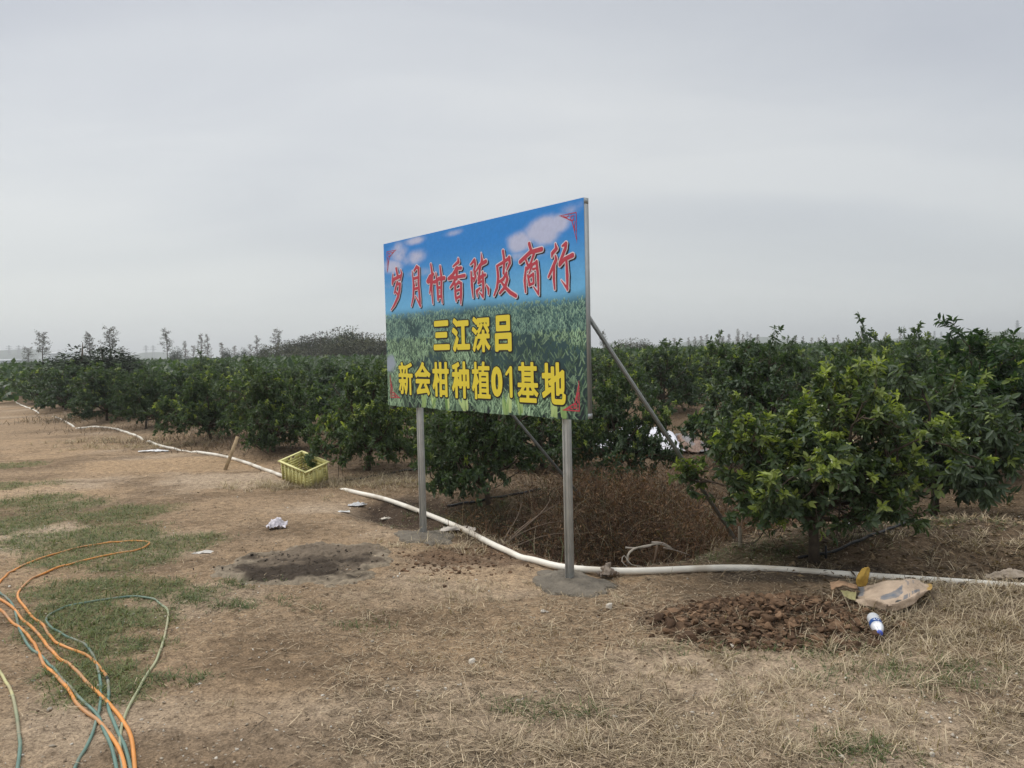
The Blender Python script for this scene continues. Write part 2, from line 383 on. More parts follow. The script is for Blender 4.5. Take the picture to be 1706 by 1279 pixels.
# ------------------------------------------------------------------ billboard
BW, BH = 2.4952, 1.4372
B0 = np.array([-1.1158, 6.8924, 1.1369]); BU = np.array([math.cos(-.871), math.sin(-.871), 0]); BN = np.array([-BU[1] * -1, -BU[0], 0])
BN = np.array([BU[1], -BU[0], 0])                      # towards the viewer's side
if BN[1] > 0: BN = -BN
HM = np.array([[2.86114558e-02, -9.80720541e-04, -1.78772563e+01], [9.19846610e-04, -1.51774691e-02, 9.66390848e+00], [3.06958726e-03, -3.24626148e-04, 1.0]])
def uvb(x, y):
    q = HM @ np.array([x, y, 1.0]); return q[:2] / q[2]
bb = empty('billboard', B0 * [1, 1, 0], 0, 1, 'large printed billboard of sky and crops with red and yellow Chinese writing on steel posts', 'billboard')
LB = np.stack([BU, -BN, [0, 0, 1.]])                   # local x along the board, local y away from the viewer
bb.matrix_world = Matrix([[BU[0], -BN[0], 0, B0[0]], [BU[1], -BN[1], 0, B0[1]], [0, 0, 1, 0], [0, 0, 0, 1]])
BZ = B0[2]
def bpt(u, v, off=0): return np.stack([u, np.full(np.shape(u), -off), np.asarray(v) + BZ], -1)
# printed sheet: picture painted cell by cell as the print's own colours
nu, nv = 640, 370
uu, vv = np.meshgrid(np.linspace(0, BW, nu), np.linspace(0, BH, nv))
def lin(c): c = np.asarray(c, float) / 255; return np.where(c <= .04045, c / 12.92, ((c + .055) / 1.055) ** 2.4)
t = vv / BH
img = lin([36, 118, 190]) * sm(.56, .92, t)[..., None] + lin([98, 160, 200]) * (1 - sm(.56, .92, t))[..., None]
def cl_blob(px, py, a, b):
    q = uvb(px, py); return np.exp(-(((uu - q[0]) / a) ** 2 + ((vv - q[1]) / b) ** 2))
cn = fbm(uu * 5.5, vv * 7.5, 5, 5, .55)
cm = np.zeros_like(uu)
for px, py, a, b, k in [(905, 385, .20, .10, 1.25), (868, 402, .16, .08, 1.1), (935, 372, .12, .07, 1.0), (665, 422, .16, .10, 1.0), (690, 430, .25, .07, .8), (655, 445, .18, .08, .9), (690, 402, .22, .04, .8), (755, 388, .20, .035, .65), (960, 345, .16, .06, .6),
                       (880, 425, .30, .05, .6), (700, 455, .3, .05, .6), (660, 475, .25, .05, .5), (770, 480, .5, .06, .35)]:
    cm = np.maximum(cm, cl_blob(px, py, a, b) * k)
cm = sm(.22, .95, cm * (.30 + 1.4 * cn))[..., None]
img = img * (1 - cm * .85) + lin([182, 180, 200]) * cm * .85
r2 = np.random.default_rng(3)
hz = .800 + .03 * fbm(uu * 4, vv * 0, 8, 2)
fld = sm(-.05, .075, hz - vv)[..., None]
base = lin([62, 96, 98]) * np.clip(t / .58, 0, 1)[..., None] + lin([22, 34, 40]) * (1 - np.clip(t / .58, 0, 1))[..., None]
base = base * (.35 + 1.0 * fbm(uu * 5, vv * 8, 12, 4))[..., None]
img = img * (1 - fld) + base * fld
NB = 9000
bu = r2.uniform(0, BW, NB); bv = r2.uniform(-.02, .80, NB); o = np.argsort(-bv); bu, bv = bu[o], bv[o]
lum = fbm(bu * 2.6, bv * 3.2, 15, 3)
du, dv = BW / (nu - 1), BH / (nv - 1)
for k in range(NB):
    s_ = 1 - bv[k] / .82; L = .014 + .055 * s_ * r2.uniform(.5, 1.3); wd = .0035 + .007 * s_ * r2.uniform(.5, 1.2)
    if lum[k] < .47 and r2.random() < .8: continue
    br = r2.random() ** 1.6 * (.15 + 1.5 * lum[k])
    col = lin([52, 78, 62]) * (1 - br) + lin([168, 196, 158]) * br
    if s_ < .3: col = col * .6 + lin([108, 146, 148]) * .4
    lean = r2.normal(0, .75)
    j0, j1 = int(bv[k] / dv), int((bv[k] + L) / dv)
    for j in range(max(j0, 0), min(j1 + 1, nv)):
        f = (j - j0) / max(1, j1 - j0); w = wd * (1 - f * .85); cu = bu[k] + lean * (j - j0) * dv
        i0, i1 = int(round((cu - w) / du)), int(round((cu + w) / du))
        img[j, max(i0, 0):max(min(i1 + 1, nu), 0)] = col * (.65 + .45 * f)
q = uvb(652, 608); k = np.exp(-(((uu - q[0]) / .11) ** 2 + ((vv - q[1]) / .10) ** 2)) * (.5 + .9 * fbm(uu * 12, vv * 12, 30, 3)); k = sm(.35, .8, k)[..., None]
img = img * (1 - k) + lin([150, 158, 172]) * k
for px in (706, 725, 747, 776, 846, 866, 921, 938):                      # pale young plants along the bottom
    q = uvb(px, 672 + (px - 700) * .075)
    for _ in range(7):
        L = r2.uniform(.08, .17); lean = r2.normal(0, .28); wd = r2.uniform(.008, .016); u0 = q[0] + r2.normal(0, .015); v0 = r2.uniform(0, .02); br = r2.random()
        col = lin([110, 150, 80]) * (1 - br) + lin([205, 222, 150]) * br
        for j in range(int(v0 / dv), min(int((v0 + L) / dv), nv)):
            f = (j * dv - v0) / L; w = wd * math.sin(math.pi * min(1, .25 + .75 * f)); cu = u0 + lean * f * L
            i0, i1 = int(round((cu - w) / du)), int(round((cu + w) / du)); img[j, max(i0, 0):max(min(i1 + 1, nu), 0)] = col * (.7 + .3 * f)
img = np.clip(img * (np.array([1.2, 1.25, 1.25]) * (1 - fld) + fld * np.array([.95, 1.0, 1.0])), 0, .82) * (.94 + .12 * fbm(uu * 60, vv * 60, 33, 2))[..., None]
sag = -.008 * (1 - np.clip(vv / .05, 0, 1)) * np.abs(np.sin(uu * 5.0)) 
rip = .0035 * (fbm(uu * 1.6, vv * 1.2, 55, 3) - .5) * np.clip(np.minimum(np.minimum(uu, BW - uu), np.minimum(vv, BH - vv)) / .12, 0, 1)
P = bpt(uu.ravel(), (vv + sag).ravel(), .003); P[:, 1] -= 0
ii, jj = np.meshgrid(np.arange(nv - 1), np.arange(nu - 1), indexing='ij'); k = ii * nu + jj
link('printed_sheet', mesh_np('printed_sheet', P, np.stack([k, k + 1, k + nu + 1, k + nu], -1).reshape(-1, 4), None, img.reshape(-1, 3), [M_print]), bb)

# steel frame behind the sheet, posts, stays, footings
m = MB(); T_ = .038
m.box((BW / 2, T_ / 2, BZ + BH - .019), (BW + .004, T_, .038)); m.box((BW / 2, T_ / 2, BZ + .022), (BW + .004, T_, .034))
for u in (.019, BW - .017): m.box((u, T_ / 2, BZ + BH / 2), (.038, T_ - .001, BH - .078))
for u in (.62, 1.25, 1.87): m.box((u, T_ / 2 + .002, BZ + BH / 2), (.03, .03, BH - .08))
m.box((BW / 2, T_ / 2 + .003, BZ + BH * .5), (BW - .08, .026, .03))
m.build('frame', M_galv, bb)
m = MB(); m.add(bpt(np.array([.02, BW - .02, BW - .02, .02]), np.array([.02, .02, BH - .02, BH - .02]), -.004), [(0, 3, 2, 1)]); m.build('backing_sheet', M_galv, bb)
def local(p): d = np.asarray(p) - [B0[0], B0[1], 0]; return LB @ d
for s_ in (.424, 2.236):
    w = B0 + BU * s_; g = float(H(w[0], w[1]))
    m = MB(); zt = BZ + BH - .05; z0 = g - .15
    m.box((s_, .058, (zt + z0) / 2), (.049, .036, zt - z0))
    for k in (-1, 1): m.box((s_ + k * .0175, .0375, (zt + z0) / 2), (.012, .005, zt - z0 - .02))
    m.build('post', M_post, bb)
    mb = MB(); n = 90; a = np.linspace(0, 2 * np.pi, n, endpoint=False); V = []; rr = 22
    for j in range(rr):
        f = j / (rr - 1)
        rad = (.005 + .295 * f) * (1 + .5 * (fbm(np.cos(a) * 1.6 + s_, np.sin(a) * 1.6, 77, 4, .6) - .5) * 2 * f)
        lx, ly = s_ + .02 + rad * np.cos(a) * 1.15, .06 + rad * np.sin(a) * .85
        wx, wy = B0[0] + BU[0] * lx - BN[0] * ly, B0[1] + BU[1] * lx - BN[1] * ly
        top = .04 * (1 - f ** 2.2) + .034 * (fbm(wx * 10, wy * 10, 5, 4, .6) - .3)
        V.append(np.stack([lx, ly, H(wx, wy) + np.where(f > .98, -.03, top)], -1))
    i_, j_ = np.meshgrid(np.arange(rr - 1), np.arange(n), indexing='ij')
    mb.add(np.concatenate(V), np.stack([i_ * n + j_, (i_ + 1) * n + j_, (i_ + 1) * n + (j_ + 1) % n, i_ * n + (j_ + 1) % n], -1).reshape(-1, 4))
    mb.build('concrete_footing', M_conc, bb, True)
    a0 = np.array([s_ + .05, .085, 1.97]); e0 = B0 + BU * (s_ + .05) - BN * 2.0; a1 = np.array([s_ + .05, 2.0, float(H(e0[0], e0[1])) - .05])
    d = a1 - a0; L = np.linalg.norm(d); d /= L; sx = np.array([1., 0, 0]); up = np.cross(d, sx)
    m = MB(); m.box((a0 + a1) / 2, (.024, L, .005), np.stack([sx, d, up])); m.box((a0 + a1) / 2 + sx * .0095 + up * -.0105, (.005, L - .002, .016), np.stack([sx, d, up])); m.build('stay', M_galvd, bb)

# lettering: strokes and glyphs as distance fields, cut into flat cells
def cells(field, u0, v0, du, dv, off, MBo, midx):
    nvv, nuu = field.shape; ins = field > 0
    full = ins[:-1, :-1] & ins[1:, :-1] & ins[:-1, 1:] & ins[1:, 1:]
    anyi = ins[:-1, :-1] | ins[1:, :-1] | ins[:-1, 1:] | ins[1:, 1:]
    V, Q, T = [], [], []
    for j in range(nvv - 1):
        i = 0; row = full[j]
        while i < nuu - 1:
            if row[i]:
                e = i
                while e < nuu - 1 and row[e]: e += 1
                b = len(V); V += [(i, j), (e, j), (e, j + 1), (i, j + 1)]; Q.append((b, b + 1, b + 2, b + 3)); i = e
            else: i += 1
    for j, i in zip(*np.nonzero(anyi & ~full)):
        cs = [(i, j), (i + 1, j), (i + 1, j + 1), (i, j + 1)]; fs = [field[y_, x_] for x_, y_ in cs]; poly = []
        for k in range(4):
            a, b_ = fs[k], fs[(k + 1) % 4]
            if a > 0: poly.append(cs[k])
            if (a > 0) != (b_ > 0):
                tt = a / (a - b_); poly.append((cs[k][0] + tt * (cs[(k + 1) % 4][0] - cs[k][0]), cs[k][1] + tt * (cs[(k + 1) % 4][1] - cs[k][1])))
        b = len(V); V += poly
        for k in range(1, len(poly) - 1): T.append((b, b + k, b + k + 1))
    if V:
        A = np.array(V, float); MBo.add(bpt(u0 + A[:, 0] * du, v0 + A[:, 1] * dv, off), Q, T, m=midx)
def stroke_field(strokes, u, v):
    f = np.full(u.shape, -1.0)
    for pts, rads in strokes:
        for (a, b), ra, rb in zip(zip(pts[:-1], pts[1:]), rads[:-1], rads[1:]):
            d = b - a; tt = np.clip(((u - a[0]) * d[0] + (v - a[1]) * d[1]) / (d @ d + 1e-12), 0, 1)
            f = np.maximum(f, ra + (rb - ra) * tt - np.hypot(u - a[0] - tt * d[0], v - a[1] - tt * d[1]))
    return f
GS = .0042
def stamp(fieldfn, box, layers, MBo):
    u0, u1, v0, v1 = box[0] - .04, box[1] + .04, box[2] - .04, box[3] + .04
    u, v = np.meshgrid(np.arange(u0, u1, GS), np.arange(v0, v1, GS)); f = fieldfn(u, v)
    for k, (dil, ou, ov, off, mi) in enumerate(layers): cells(f + dil, u0 + ou, v0 + ov, GS, GS, off, MBo, mi)
A_ = lambda x, y: uvb(640 + x / 14.21, 440 + y / 14.21)
B_ = lambda x, y: uvb(740 + x / 14.21, 420 + y / 14.21)
C_ = lambda x, y: uvb(850 + x / 11.625, 390 + y / 11.625)
BRUSH = [  # each stroke: points in the zoomed view, then radii in millimetres
 (A_, [([(300, 120), (335, 300)], [14, 16]), ([(222, 255), (214, 400), (210, 490)], [7, 14, 12]), ([(408, 150), (432, 240), (405, 400)], [7, 13, 9]), ([(215, 440), (260, 370), (410, 300)], [17, 17, 17]),
       ([(330, 440), (285, 600), (262, 700)], [13, 15, 11]), ([(310, 490), (395, 490), (385, 620), (345, 800), (260, 990), (182, 1110)], [14, 16, 17, 18, 14, 6]), ([(300, 690), (350, 760)], [12, 12])]),
 (A_, [([(685, 180), (718, 480), (715, 800), (668, 1010)], [6, 15, 15, 8]), ([(735, 165), (790, 75), (838, 120)], [13, 15, 16]), ([(838, 110), (840, 500), (868, 850), (880, 1010)], [16, 15, 17, 8]), ([(880, 1000), (765, 780)], [14, 7]),
       ([(715, 365), (840, 325)], [13, 13]), ([(720, 615), (845, 575)], [13, 13]), ([(725, 590), (780, 440)], [6, 5])]),
 (A_, [([(1130, 15), (1162, 240), (1150, 600), (1178, 950)], [11, 16, 14, 7]), ([(1050, 420), (1110, 330), (1190, 250)], [16, 24, 14]), ([(1070, 440), (1130, 400)], [16, 20]), ([(1135, 460), (1105, 700)], [14, 9]), ([(1165, 450), (1240, 420)], [12, 14]),
       ([(1225, 440), (1320, 360), (1450, 345)], [15, 17, 18]), ([(1250, 225), (1280, 450), (1298, 700), (1305, 860)], [8, 15, 15, 12]), ([(1350, 60), (1385, 330), (1380, 700), (1405, 930)], [11, 16, 15, 8]), ([(1290, 575), (1385, 560)], [12, 12]), ([(1300, 790), (1390, 770)], [13, 13])]),
 (B_, [([(360, 165), (370, 240), (240, 350)], [10, 16, 8]), ([(300, 400), (430, 385)], [12, 15]), ([(330, 390), (240, 540), (130, 640)], [17, 16, 14]), ([(140, 640), (330, 600), (515, 565)], [14, 12, 16]), ([(335, 380), (325, 640)], [16, 14]), ([(315, 610), (235, 770), (175, 850)], [15, 14, 10]),
       ([(285, 760), (300, 1050), (315, 1165)], [13, 15, 10]), ([(300, 800), (375, 715), (430, 760)], [11, 14, 15]), ([(432, 750), (430, 1000), (425, 1230)], [14, 17, 8]), ([(310, 930), (425, 890)], [11, 11]), ([(310, 1110), (425, 1050)], [12, 12])]),
 (B_, [([(660, 300), (750, 195), (770, 300), (740, 430), (775, 580), (735, 700)], [9, 15, 14, 12, 14, 9]), ([(670, 480), (690, 800), (715, 1080)], [10, 16, 7]), ([(715, 620), (745, 660)], [10, 12]), ([(780, 470), (880, 310), (1020, 225)], [8, 14, 17]), ([(910, 25), (930, 190), (880, 400), (850, 640)], [4, 14, 13, 13]),
       ([(850, 660), (940, 560), (1005, 545)], [16, 14, 13]), ([(945, 480), (960, 750), (955, 1080)], [9, 16, 9]), ([(950, 1060), (870, 960)], [11, 6]), ([(880, 860), (805, 930), (815, 1060)], [9, 14, 7]), ([(1035, 790), (1080, 880), (1080, 1010)], [7, 14, 6]), ([(840, 740), (940, 690)], [11, 10])]),
 (B_, [([(1290, 340), (1315, 600), (1285, 850), (1215, 1030)], [13, 15, 14, 9]), ([(1280, 335), (1420, 255), (1580, 140)], [10, 13, 14]), ([(1575, 130), (1590, 260), (1520, 420)], [15, 14, 8]), ([(1430, -25), (1460, 200), (1440, 500)], [13, 14, 12]), ([(1325, 710), (1430, 650), (1510, 490)], [10, 14, 12]),
       ([(1500, 500), (1530, 640), (1475, 830), (1350, 975)], [11, 15, 15, 11]), ([(1370, 690), (1490, 850), (1600, 960), (1730, 1040)], [9, 14, 16, 15])]),
 (C_, [([(400, 185), (440, 330)], [15, 14]), ([(220, 540), (420, 350), (640, 290)], [15, 16, 17]), ([(330, 490), (370, 600), (420, 640)], [10, 12, 10]), ([(490, 380), (430, 560), (340, 690)], [13, 11, 9]), ([(335, 650), (308, 900), (325, 1120)], [11, 13, 9]), ([(350, 690), (460, 590), (540, 540)], [8, 11, 12]),
       ([(540, 530), (565, 800), (575, 1170)], [13, 14, 7]), ([(570, 1150), (475, 1015)], [11, 5]), ([(450, 620), (395, 760)], [10, 8]), ([(470, 680), (520, 660)], [10, 8]), ([(370, 800), (400, 970)], [10, 12]), ([(380, 840), (475, 770), (480, 950)], [10, 12, 11]), ([(395, 985), (480, 950)], [11, 10])]),
 (C_, [([(905, 185), (925, 280), (845, 370), (835, 440)], [7, 15, 14, 7]), ([(905, 420), (918, 490), (850, 650), (770, 825)], [9, 14, 14, 10]), ([(880, 600), (872, 850), (885, 1060)], [11, 13, 8]), ([(1040, 225), (1110, 175), (1100, 270), (1050, 430)], [8, 14, 13, 7]), ([(1080, 300), (985, 560)], [12, 12]),
       ([(985, 590), (1080, 480), (1235, 405)], [14, 14, 17]), ([(1115, 500), (1130, 800), (1130, 1070)], [11, 14, 9]), ([(1130, 1050), (1010, 885)], [12, 3])])]
m = MB()
for fn, st in BRUSH:
    ss = [([fn(*p) for p in pts], [r / 1000 for r in rd]) for pts, rd in st]
    allp = np.array([p for pts, _ in ss for p in pts])
    stamp(lambda u, v: stroke_field(ss, u, v), (allp[:, 0].min() - .03, allp[:, 0].max() + .03, allp[:, 1].min() - .03, allp[:, 1].max() + .03),
          [(.004, .012, -.010, .0045, 2), (.0065, 0, 0, .006, 1), (-.001, 0, 0, .0075, 0)], m)
m.build('red_title_lettering', [M_red, M_pink, M_dark], bb)
def glyph(ch):
    cv = bpy.data.curves.new('g', 'FONT'); cv.body = ch; cv.resolution_u = 4
    ob = bpy.data.objects.new('g', cv); C.objects.link(ob); bpy.context.view_layer.update()
    me = bpy.data.meshes.new_from_object(ob.evaluated_get(bpy.context.evaluated_depsgraph_get()))
    V = np.array([v.co[:2] for v in me.vertices]); me.calc_loop_triangles(); T = np.array([t_.vertices[:] for t_ in me.loop_triangles])
    bpy.data.objects.remove(ob); bpy.data.meshes.remove(me); bpy.data.curves.remove(cv)
    V, inv = np.unique(np.round(V, 5), axis=0, return_inverse=True); T = inv.reshape(-1)[T]
    cnt = {}
    for t_ in T:
        for a, b in ((t_[0], t_[1]), (t_[1], t_[2]), (t_[2], t_[0])): k = (min(a, b), max(a, b)); cnt[k] = cnt.get(k, 0) + 1
    return V, T, np.array([k for k, n_ in cnt.items() if n_ == 1])
def glyph_field(V, T, E, u, v):
    d = np.full(u.shape, 9.0)
    for a, b in E:
        A, B = V[a], V[b]; e = B - A; tt = np.clip(((u - A[0]) * e[0] + (v - A[1]) * e[1]) / (e @ e + 1e-12), 0, 1)
        d = np.minimum(d, np.hypot(u - A[0] - tt * e[0], v - A[1] - tt * e[1]))
    ins = np.zeros(u.shape, bool)
    for a, b, c_ in T:
        A, B, Cc = V[a], V[b], V[c_]
        s1 = (B[0] - A[0]) * (v - A[1]) - (B[1] - A[1]) * (u - A[0]); s2 = (Cc[0] - B[0]) * (v - B[1]) - (Cc[1] - B[1]) * (u - B[0]); s3 = (A[0] - Cc[0]) * (v - Cc[1]) - (A[1] - Cc[1]) * (u - Cc[0])
        ins |= ((s1 >= 0) & (s2 >= 0) & (s3 >= 0)) | ((s1 <= 0) & (s2 <= 0) & (s3 <= 0))
    return np.where(ins, d, -d)
LINES = [('place_name_lettering', {'三': (.750, .978, .480, .719), '江': (1.012, 1.247, .464, .729), '深': (1.274, 1.499, .456, .728), '吕': (1.555, 1.746, .457, .724)}),
         ('orchard_name_lettering', {'新': (.193, .420, .100, .386), '会': (.455, .691, .104, .386), '柑': (.718, .954, .098, .384), '种': (.993, 1.226, .095, .387), '植': (1.257, 1.488, .096, .385),
                                  '0': (1.499, 1.631, .122, .348), '1': (1.668, 1.754, .123, .348), '基': (1.800, 2.023, .092, .380), '地': (2.061, 2.297, .089, .377)})]
for nm_, chars in LINES:
    m = MB()
    for ch, (u0, u1, v0, v1) in chars.items():
        if ch == '1':
            ss = [([np.array([1.728, .135]), np.array([1.728, .335])], [.0165, .0165]), ([np.array([1.722, .332]), np.array([1.676, .292])], [.014, .011])]
            stamp(lambda u, v: stroke_field(ss, u, v), (u0, u1, v0, v1), [(.010, .002, -.002, .0045, 1), (0, 0, 0, .006, 0)], m); continue
        V, T, E_ = glyph(ch); lo, hi = V.min(0), V.max(0); g = .006
        V = (V - lo) / (hi - lo) * [u1 - u0 - 2 * g, v1 - v0 - 2 * g] + [u0 + g, v0 + g]
        bold = .0125 if ch in '0三江吕' else .0065 if ch in '新植基' else .0085
        V = V + 0; cen = (V.max(0) + V.min(0)) / 2; sc_ = 1 - 2 * (bold - g) / (V.max(0) - V.min(0)); V = cen + (V - cen) * sc_
        stamp(lambda u, v: glyph_field(V, T, E_, u, v), (u0, u1, v0, v1), [(bold + .010, .002, -.002, .0045, 1), (bold, 0, 0, .006, 0)], m)
    m.build(nm_, [M_yel, M_dark], bb)
# red fretwork corners
def corner(cu, cv_, su, sv):
    q = lambda a, b: np.array([cu + su * a, cv_ + sv * b])
    w_ = .0032 if sv < 0 else .0045
    st = [([q(0, 0), q(.16, 0)], [w_, w_ * .6]), ([q(0, 0), q(0, .20)], [w_, w_ * .6]), ([q(0, .18), q(.028, .09), q(.04, .05), q(.085, .028), q(.15, 0)], [w_ * .6, w_, w_, w_, w_ * .6]),
          ([q(.018, .018), q(.05, .018), q(.05, .045), q(.025, .045), q(.025, .03)], [w_] * 5), ([q(.012, .055), q(.02, .085), q(.008, .12)], [w_, w_, w_ * .6]), ([q(.065, .012), q(.09, .018), q(.12, .008)], [w_, w_, w_ * .6])]
    m = MB(); pts = np.array([p for s_, _ in st for p in s_])
    stamp(lambda u, v: stroke_field(st, u, v), (pts[:, 0].min(), pts[:, 0].max(), pts[:, 1].min(), pts[:, 1].max()), [(0, 0, 0, .0045, 0)], m)
    m.build('corner_ornament', M_red, bb)
corner(.055, BH - .075, 1, -1); corner(BW - .07, BH - .085, -1, -1); corner(.05, .07, 1, 1); corner(BW - .075, .055, -1, 1)

# ------------------------------------------------------------------ foliage
def nrm(a): return a / (np.linalg.norm(a, axis=-1, keepdims=True) + 1e-12)
def leaves(P, D, Nn, L, Wd, col, hi):
    """P base points, D directions, Nn leaf normals; returns vertices, quads, tris, colours"""
    D = nrm(D); S_ = nrm(np.cross(D, Nn)); N_ = np.cross(S_, D); n = len(P); L = L[:, None]; Wd = Wd[:, None]
    if hi:
        spec = [(0, 0, 0), (.34, -.46, .04), (.34, 0, -.10), (.34, .46, .04), (.70, -.36, .0), (.70, 0, -.12), (.70, .36, .0), (1.0, 0, -.16)]
        q = [(1, 2, 5, 4), (2, 3, 6, 5)]; t = [(0, 2, 1), (0, 3, 2), (4, 5, 7), (5, 6, 7)]
    else:
        spec = [(0, 0, 0), (.45, -.5, .05), (1, 0, -.12), (.45, .5, .05)]; q = [(0, 3, 2, 1)]; t = []
    V = np.stack([P + D * L * a + S_ * Wd * b + N_ * L * c for a, b, c in spec], 1).reshape(-1, 3); k = len(spec)
    o = (np.arange(n) * k)[:, None]
    Q = np.concatenate([o + np.array(f) for f in q]) if q else np.zeros((0, 4), int); T = np.concatenate([o + np.array(f) for f in t]) if t else np.zeros((0, 3), int)
    return V, Q, T, np.repeat(col, k, 0)

def citrus(seed, R_=.9, Ht=1.5, zlow=.22, limbs=9, subs=7, shoots=5, per=20, ll=.085, wr=.42, hi=True, tipc=.25, droop=.3, base=(.022, .046, .020), mid=(.05, .088, .034), tip=(.29, .33, .075), flowers=0, ups=0, pale=0.0, trunk_h=.30):
    r = np.random.default_rng(seed); tr = MB(); P, D, N, LL, Cc = [], [], [], [], []
    th = trunk_h
    bend = r.normal(0, .04, 2)
    tr.tube([(0, 0, -.08), (bend[0] * .3, bend[1] * .3, th * .4), (bend[0], bend[1], th)], [.046, .036, .034], 9)
    ga = r.uniform(0, 6.28)
    def add_leaves(pts, n, size, young):
        t = np.sort(r.uniform(.12, 1.0, n)) ** .8; k = t * (len(pts) - 1); i = np.minimum(k.astype(int), len(pts) - 2); f = (k - i)[:, None]
        p = pts[i] * (1 - f) + pts[i + 1] * f; ax = nrm(pts[i + 1] - pts[i]); ph = np.arange(n) * 2.4 + r.uniform(0, 6.28)
        a = nrm(np.cross(ax, r.normal(size=3) + [.01, 0, 0])); b_ = np.cross(ax, a); ou = np.cos(ph)[:, None] * a + np.sin(ph)[:, None] * b_
        d = nrm(ax * r.uniform(.0, 1.3, (n, 1)) + ou * r.uniform(.5, 1.2, (n, 1)) + [0, 0, -droop] + r.normal(0, .38, (n, 3))) ; nn = nrm(ax * .7 - ou * .2 + [0, 0, .6] + r.normal(0, .5, (n, 3)))
        P.append(p); D.append(d); N.append(nn); LL.append(size * r.uniform(.5, 1.35, n))
        w = np.clip(r.beta(2, 2.5, n) + pale * r.random(n), 0, 1)[:, None]; c_ = np.array(base) * (1 - w) + np.array(mid) * w
        if young:
            y_ = (sm(.35, .95, t) * r.uniform(.3, 1.0))[:, None]; c_ = c_ * (1 - y_) + np.array(tip) * r.uniform(.7, 1.15) * y_
        Cc.append(c_)
    for i in range(limbs + ups):
        el = R(r.uniform(6, 34)) if i % 3 == 0 else R(r.uniform(28, 62)) if i % 3 == 1 else R(r.uniform(55, 85)); az = ga + i * 2.399 + r.normal(0, .25)
        dr = np.array([math.cos(az) * math.cos(el), math.sin(az) * math.cos(el), math.sin(el)])
        Lh = R_ * .82 / max(.35, math.cos(el)) if el < R(45) else (Ht - th) * .80 / math.sin(el)
        Lm = min(Lh, (Ht - th) * .9 / max(.2, math.sin(el))) * r.uniform(.72, 1.02)
        if i >= limbs: Lm *= 1.12; dr = nrm(dr * [.4, .4, 1] + [0, 0, .6])
        p0 = np.array([bend[0], bend[1], th * r.uniform(.8, 1.0)]); s = np.linspace(0, 1, 7)[:, None]
        sag = np.array([0, 0, -1.]) * (s ** 2) * .22 * Lm * (1 - math.sin(el)) + r.normal(0, .035, (7, 3)) * s
        pts = p0 + dr * Lm * s + sag; tr.tube(pts, np.linspace(.022, .006, 7), 5, cap=False)
        for j in range(subs):
            f = .28 + .72 * (j + r.random()) / subs; k = f * 5.999; a = int(k); q0 = pts[a] * (1 - k + a) + pts[a + 1] * (k - a)
            d2 = nrm(nrm(pts[a + 1] - pts[a]) * .7 + r.normal(0, .62, 3) + [0, 0, .12]); L2 = r.uniform(.22, .42) * R_ / .9
            s5 = np.linspace(0, 1, 5)[:, None]; sp_ = q0 + d2 * L2 * s5 + r.normal(0, .02, (5, 3)) * s5 + [0, 0, -.05] * s5 ** 2
            tr.tube(sp_, np.linspace(.007, .003, 5), 4, cap=False)
            for q in range(shoots):
                g = .25 + .75 * (q + r.random()) / shoots; k = g * 3.999; a2 = int(k); e0 = sp_[a2] * (1 - k + a2) + sp_[a2 + 1] * (k - a2)
                d3 = nrm(nrm(sp_[a2 + 1] - sp_[a2]) * .6 + r.normal(0, .55, 3) + [0, 0, .22]); L3 = r.uniform(.10, .24)
                yng = r.random() < tipc * min(1.4, .35 + 1.1 * math.hypot(e0[0], e0[1], (e0[2] - Ht * .45) * 1.1) / R_) and e0[2] > Ht * .3
                if yng: d3 = nrm(d3 + [0, 0, .5])
                ep = e0 + d3 * L3 * np.linspace(0, 1, 3)[:, None]; add_leaves(ep, per, ll, yng)
                if hi: tr.tube(ep, [.003, .0025, .0015], 3, cap=False)
                if flowers and r.random() < flowers:
                    for _ in range(2):
                        P.append((ep[-1] + r.normal(0, .02, 3))[None]); D.append(r.normal(size=(1, 3))); N.append(r.normal(size=(1, 3))); LL.append(np.array([.018])); Cc.append(np.array([[.6, .6, .5]]))
    P, D, N, LL, Cc = map(np.concatenate, (P, D, N, LL, Cc))
    keep = (P[:, 2] > zlow * r.uniform(.8, 1.25, len(P))); P, D, N, LL, Cc = P[keep], D[keep], N[keep], LL[keep], Cc[keep]
    V, Q, T, cc = leaves(P, D, N, LL, LL * wr * r.uniform(.85, 1.15, len(P)), Cc, hi)
    return tr.mesh('trunk', [M_bark], True), mesh_np('crown', V, Q, T, cc, [M_leaf])
LC = dict(base=(.034, .058, .031), mid=(.090, .124, .060))
HI = [citrus(100 + i, 1.08, 1.5, tipc=t_, limbs=14, subs=8, shoots=7, per=26, ll=.056, wr=.48, trunk_h=.28, zlow=.16, **LC) for i, t_ in enumerate((.10, .24, .06))]
LO = [citrus(200 + i, 1.15, 1.5, limbs=13, subs=7, shoots=4, per=24, ll=.080, wr=.52, hi=False, tipc=t_, zlow=.14, trunk_h=.26, **LC) for i, t_ in enumerate((.05, .18, .02, .28))]
def plant_tree(x, y, pair, rz, sc, label, group, name='citrus_tree'):
    e = empty(name, (x, y, float(H(x, y))), rz, sc, label, 'tree', group)
    for nm_, me in zip(('trunk', 'crown'), pair): link(nm_, me, e)
    return e
TREES = []
def near_tree(x, y, pair, rz, sc, label, group='citrus trees nearest the track', rad=.9):
    TREES.append((x, y, rad)); return plant_tree(x, y, pair, rz, sc, label, group)
G1 = 'citrus trees nearest the track'
p = at(1357, 935)
near_tree(p[0], p[1], citrus(31, .84, 1.46, zlow=.33, limbs=18, subs=8, shoots=7, per=22, ll=.054, wr=.48, tipc=.38, flowers=.16, trunk_h=.38, base=(.032, .055, .029), mid=(.084, .112, .054)), 1.1, 1.0, 'round citrus tree with short bare trunk and bright yellow-green tips behind the pipe at right')
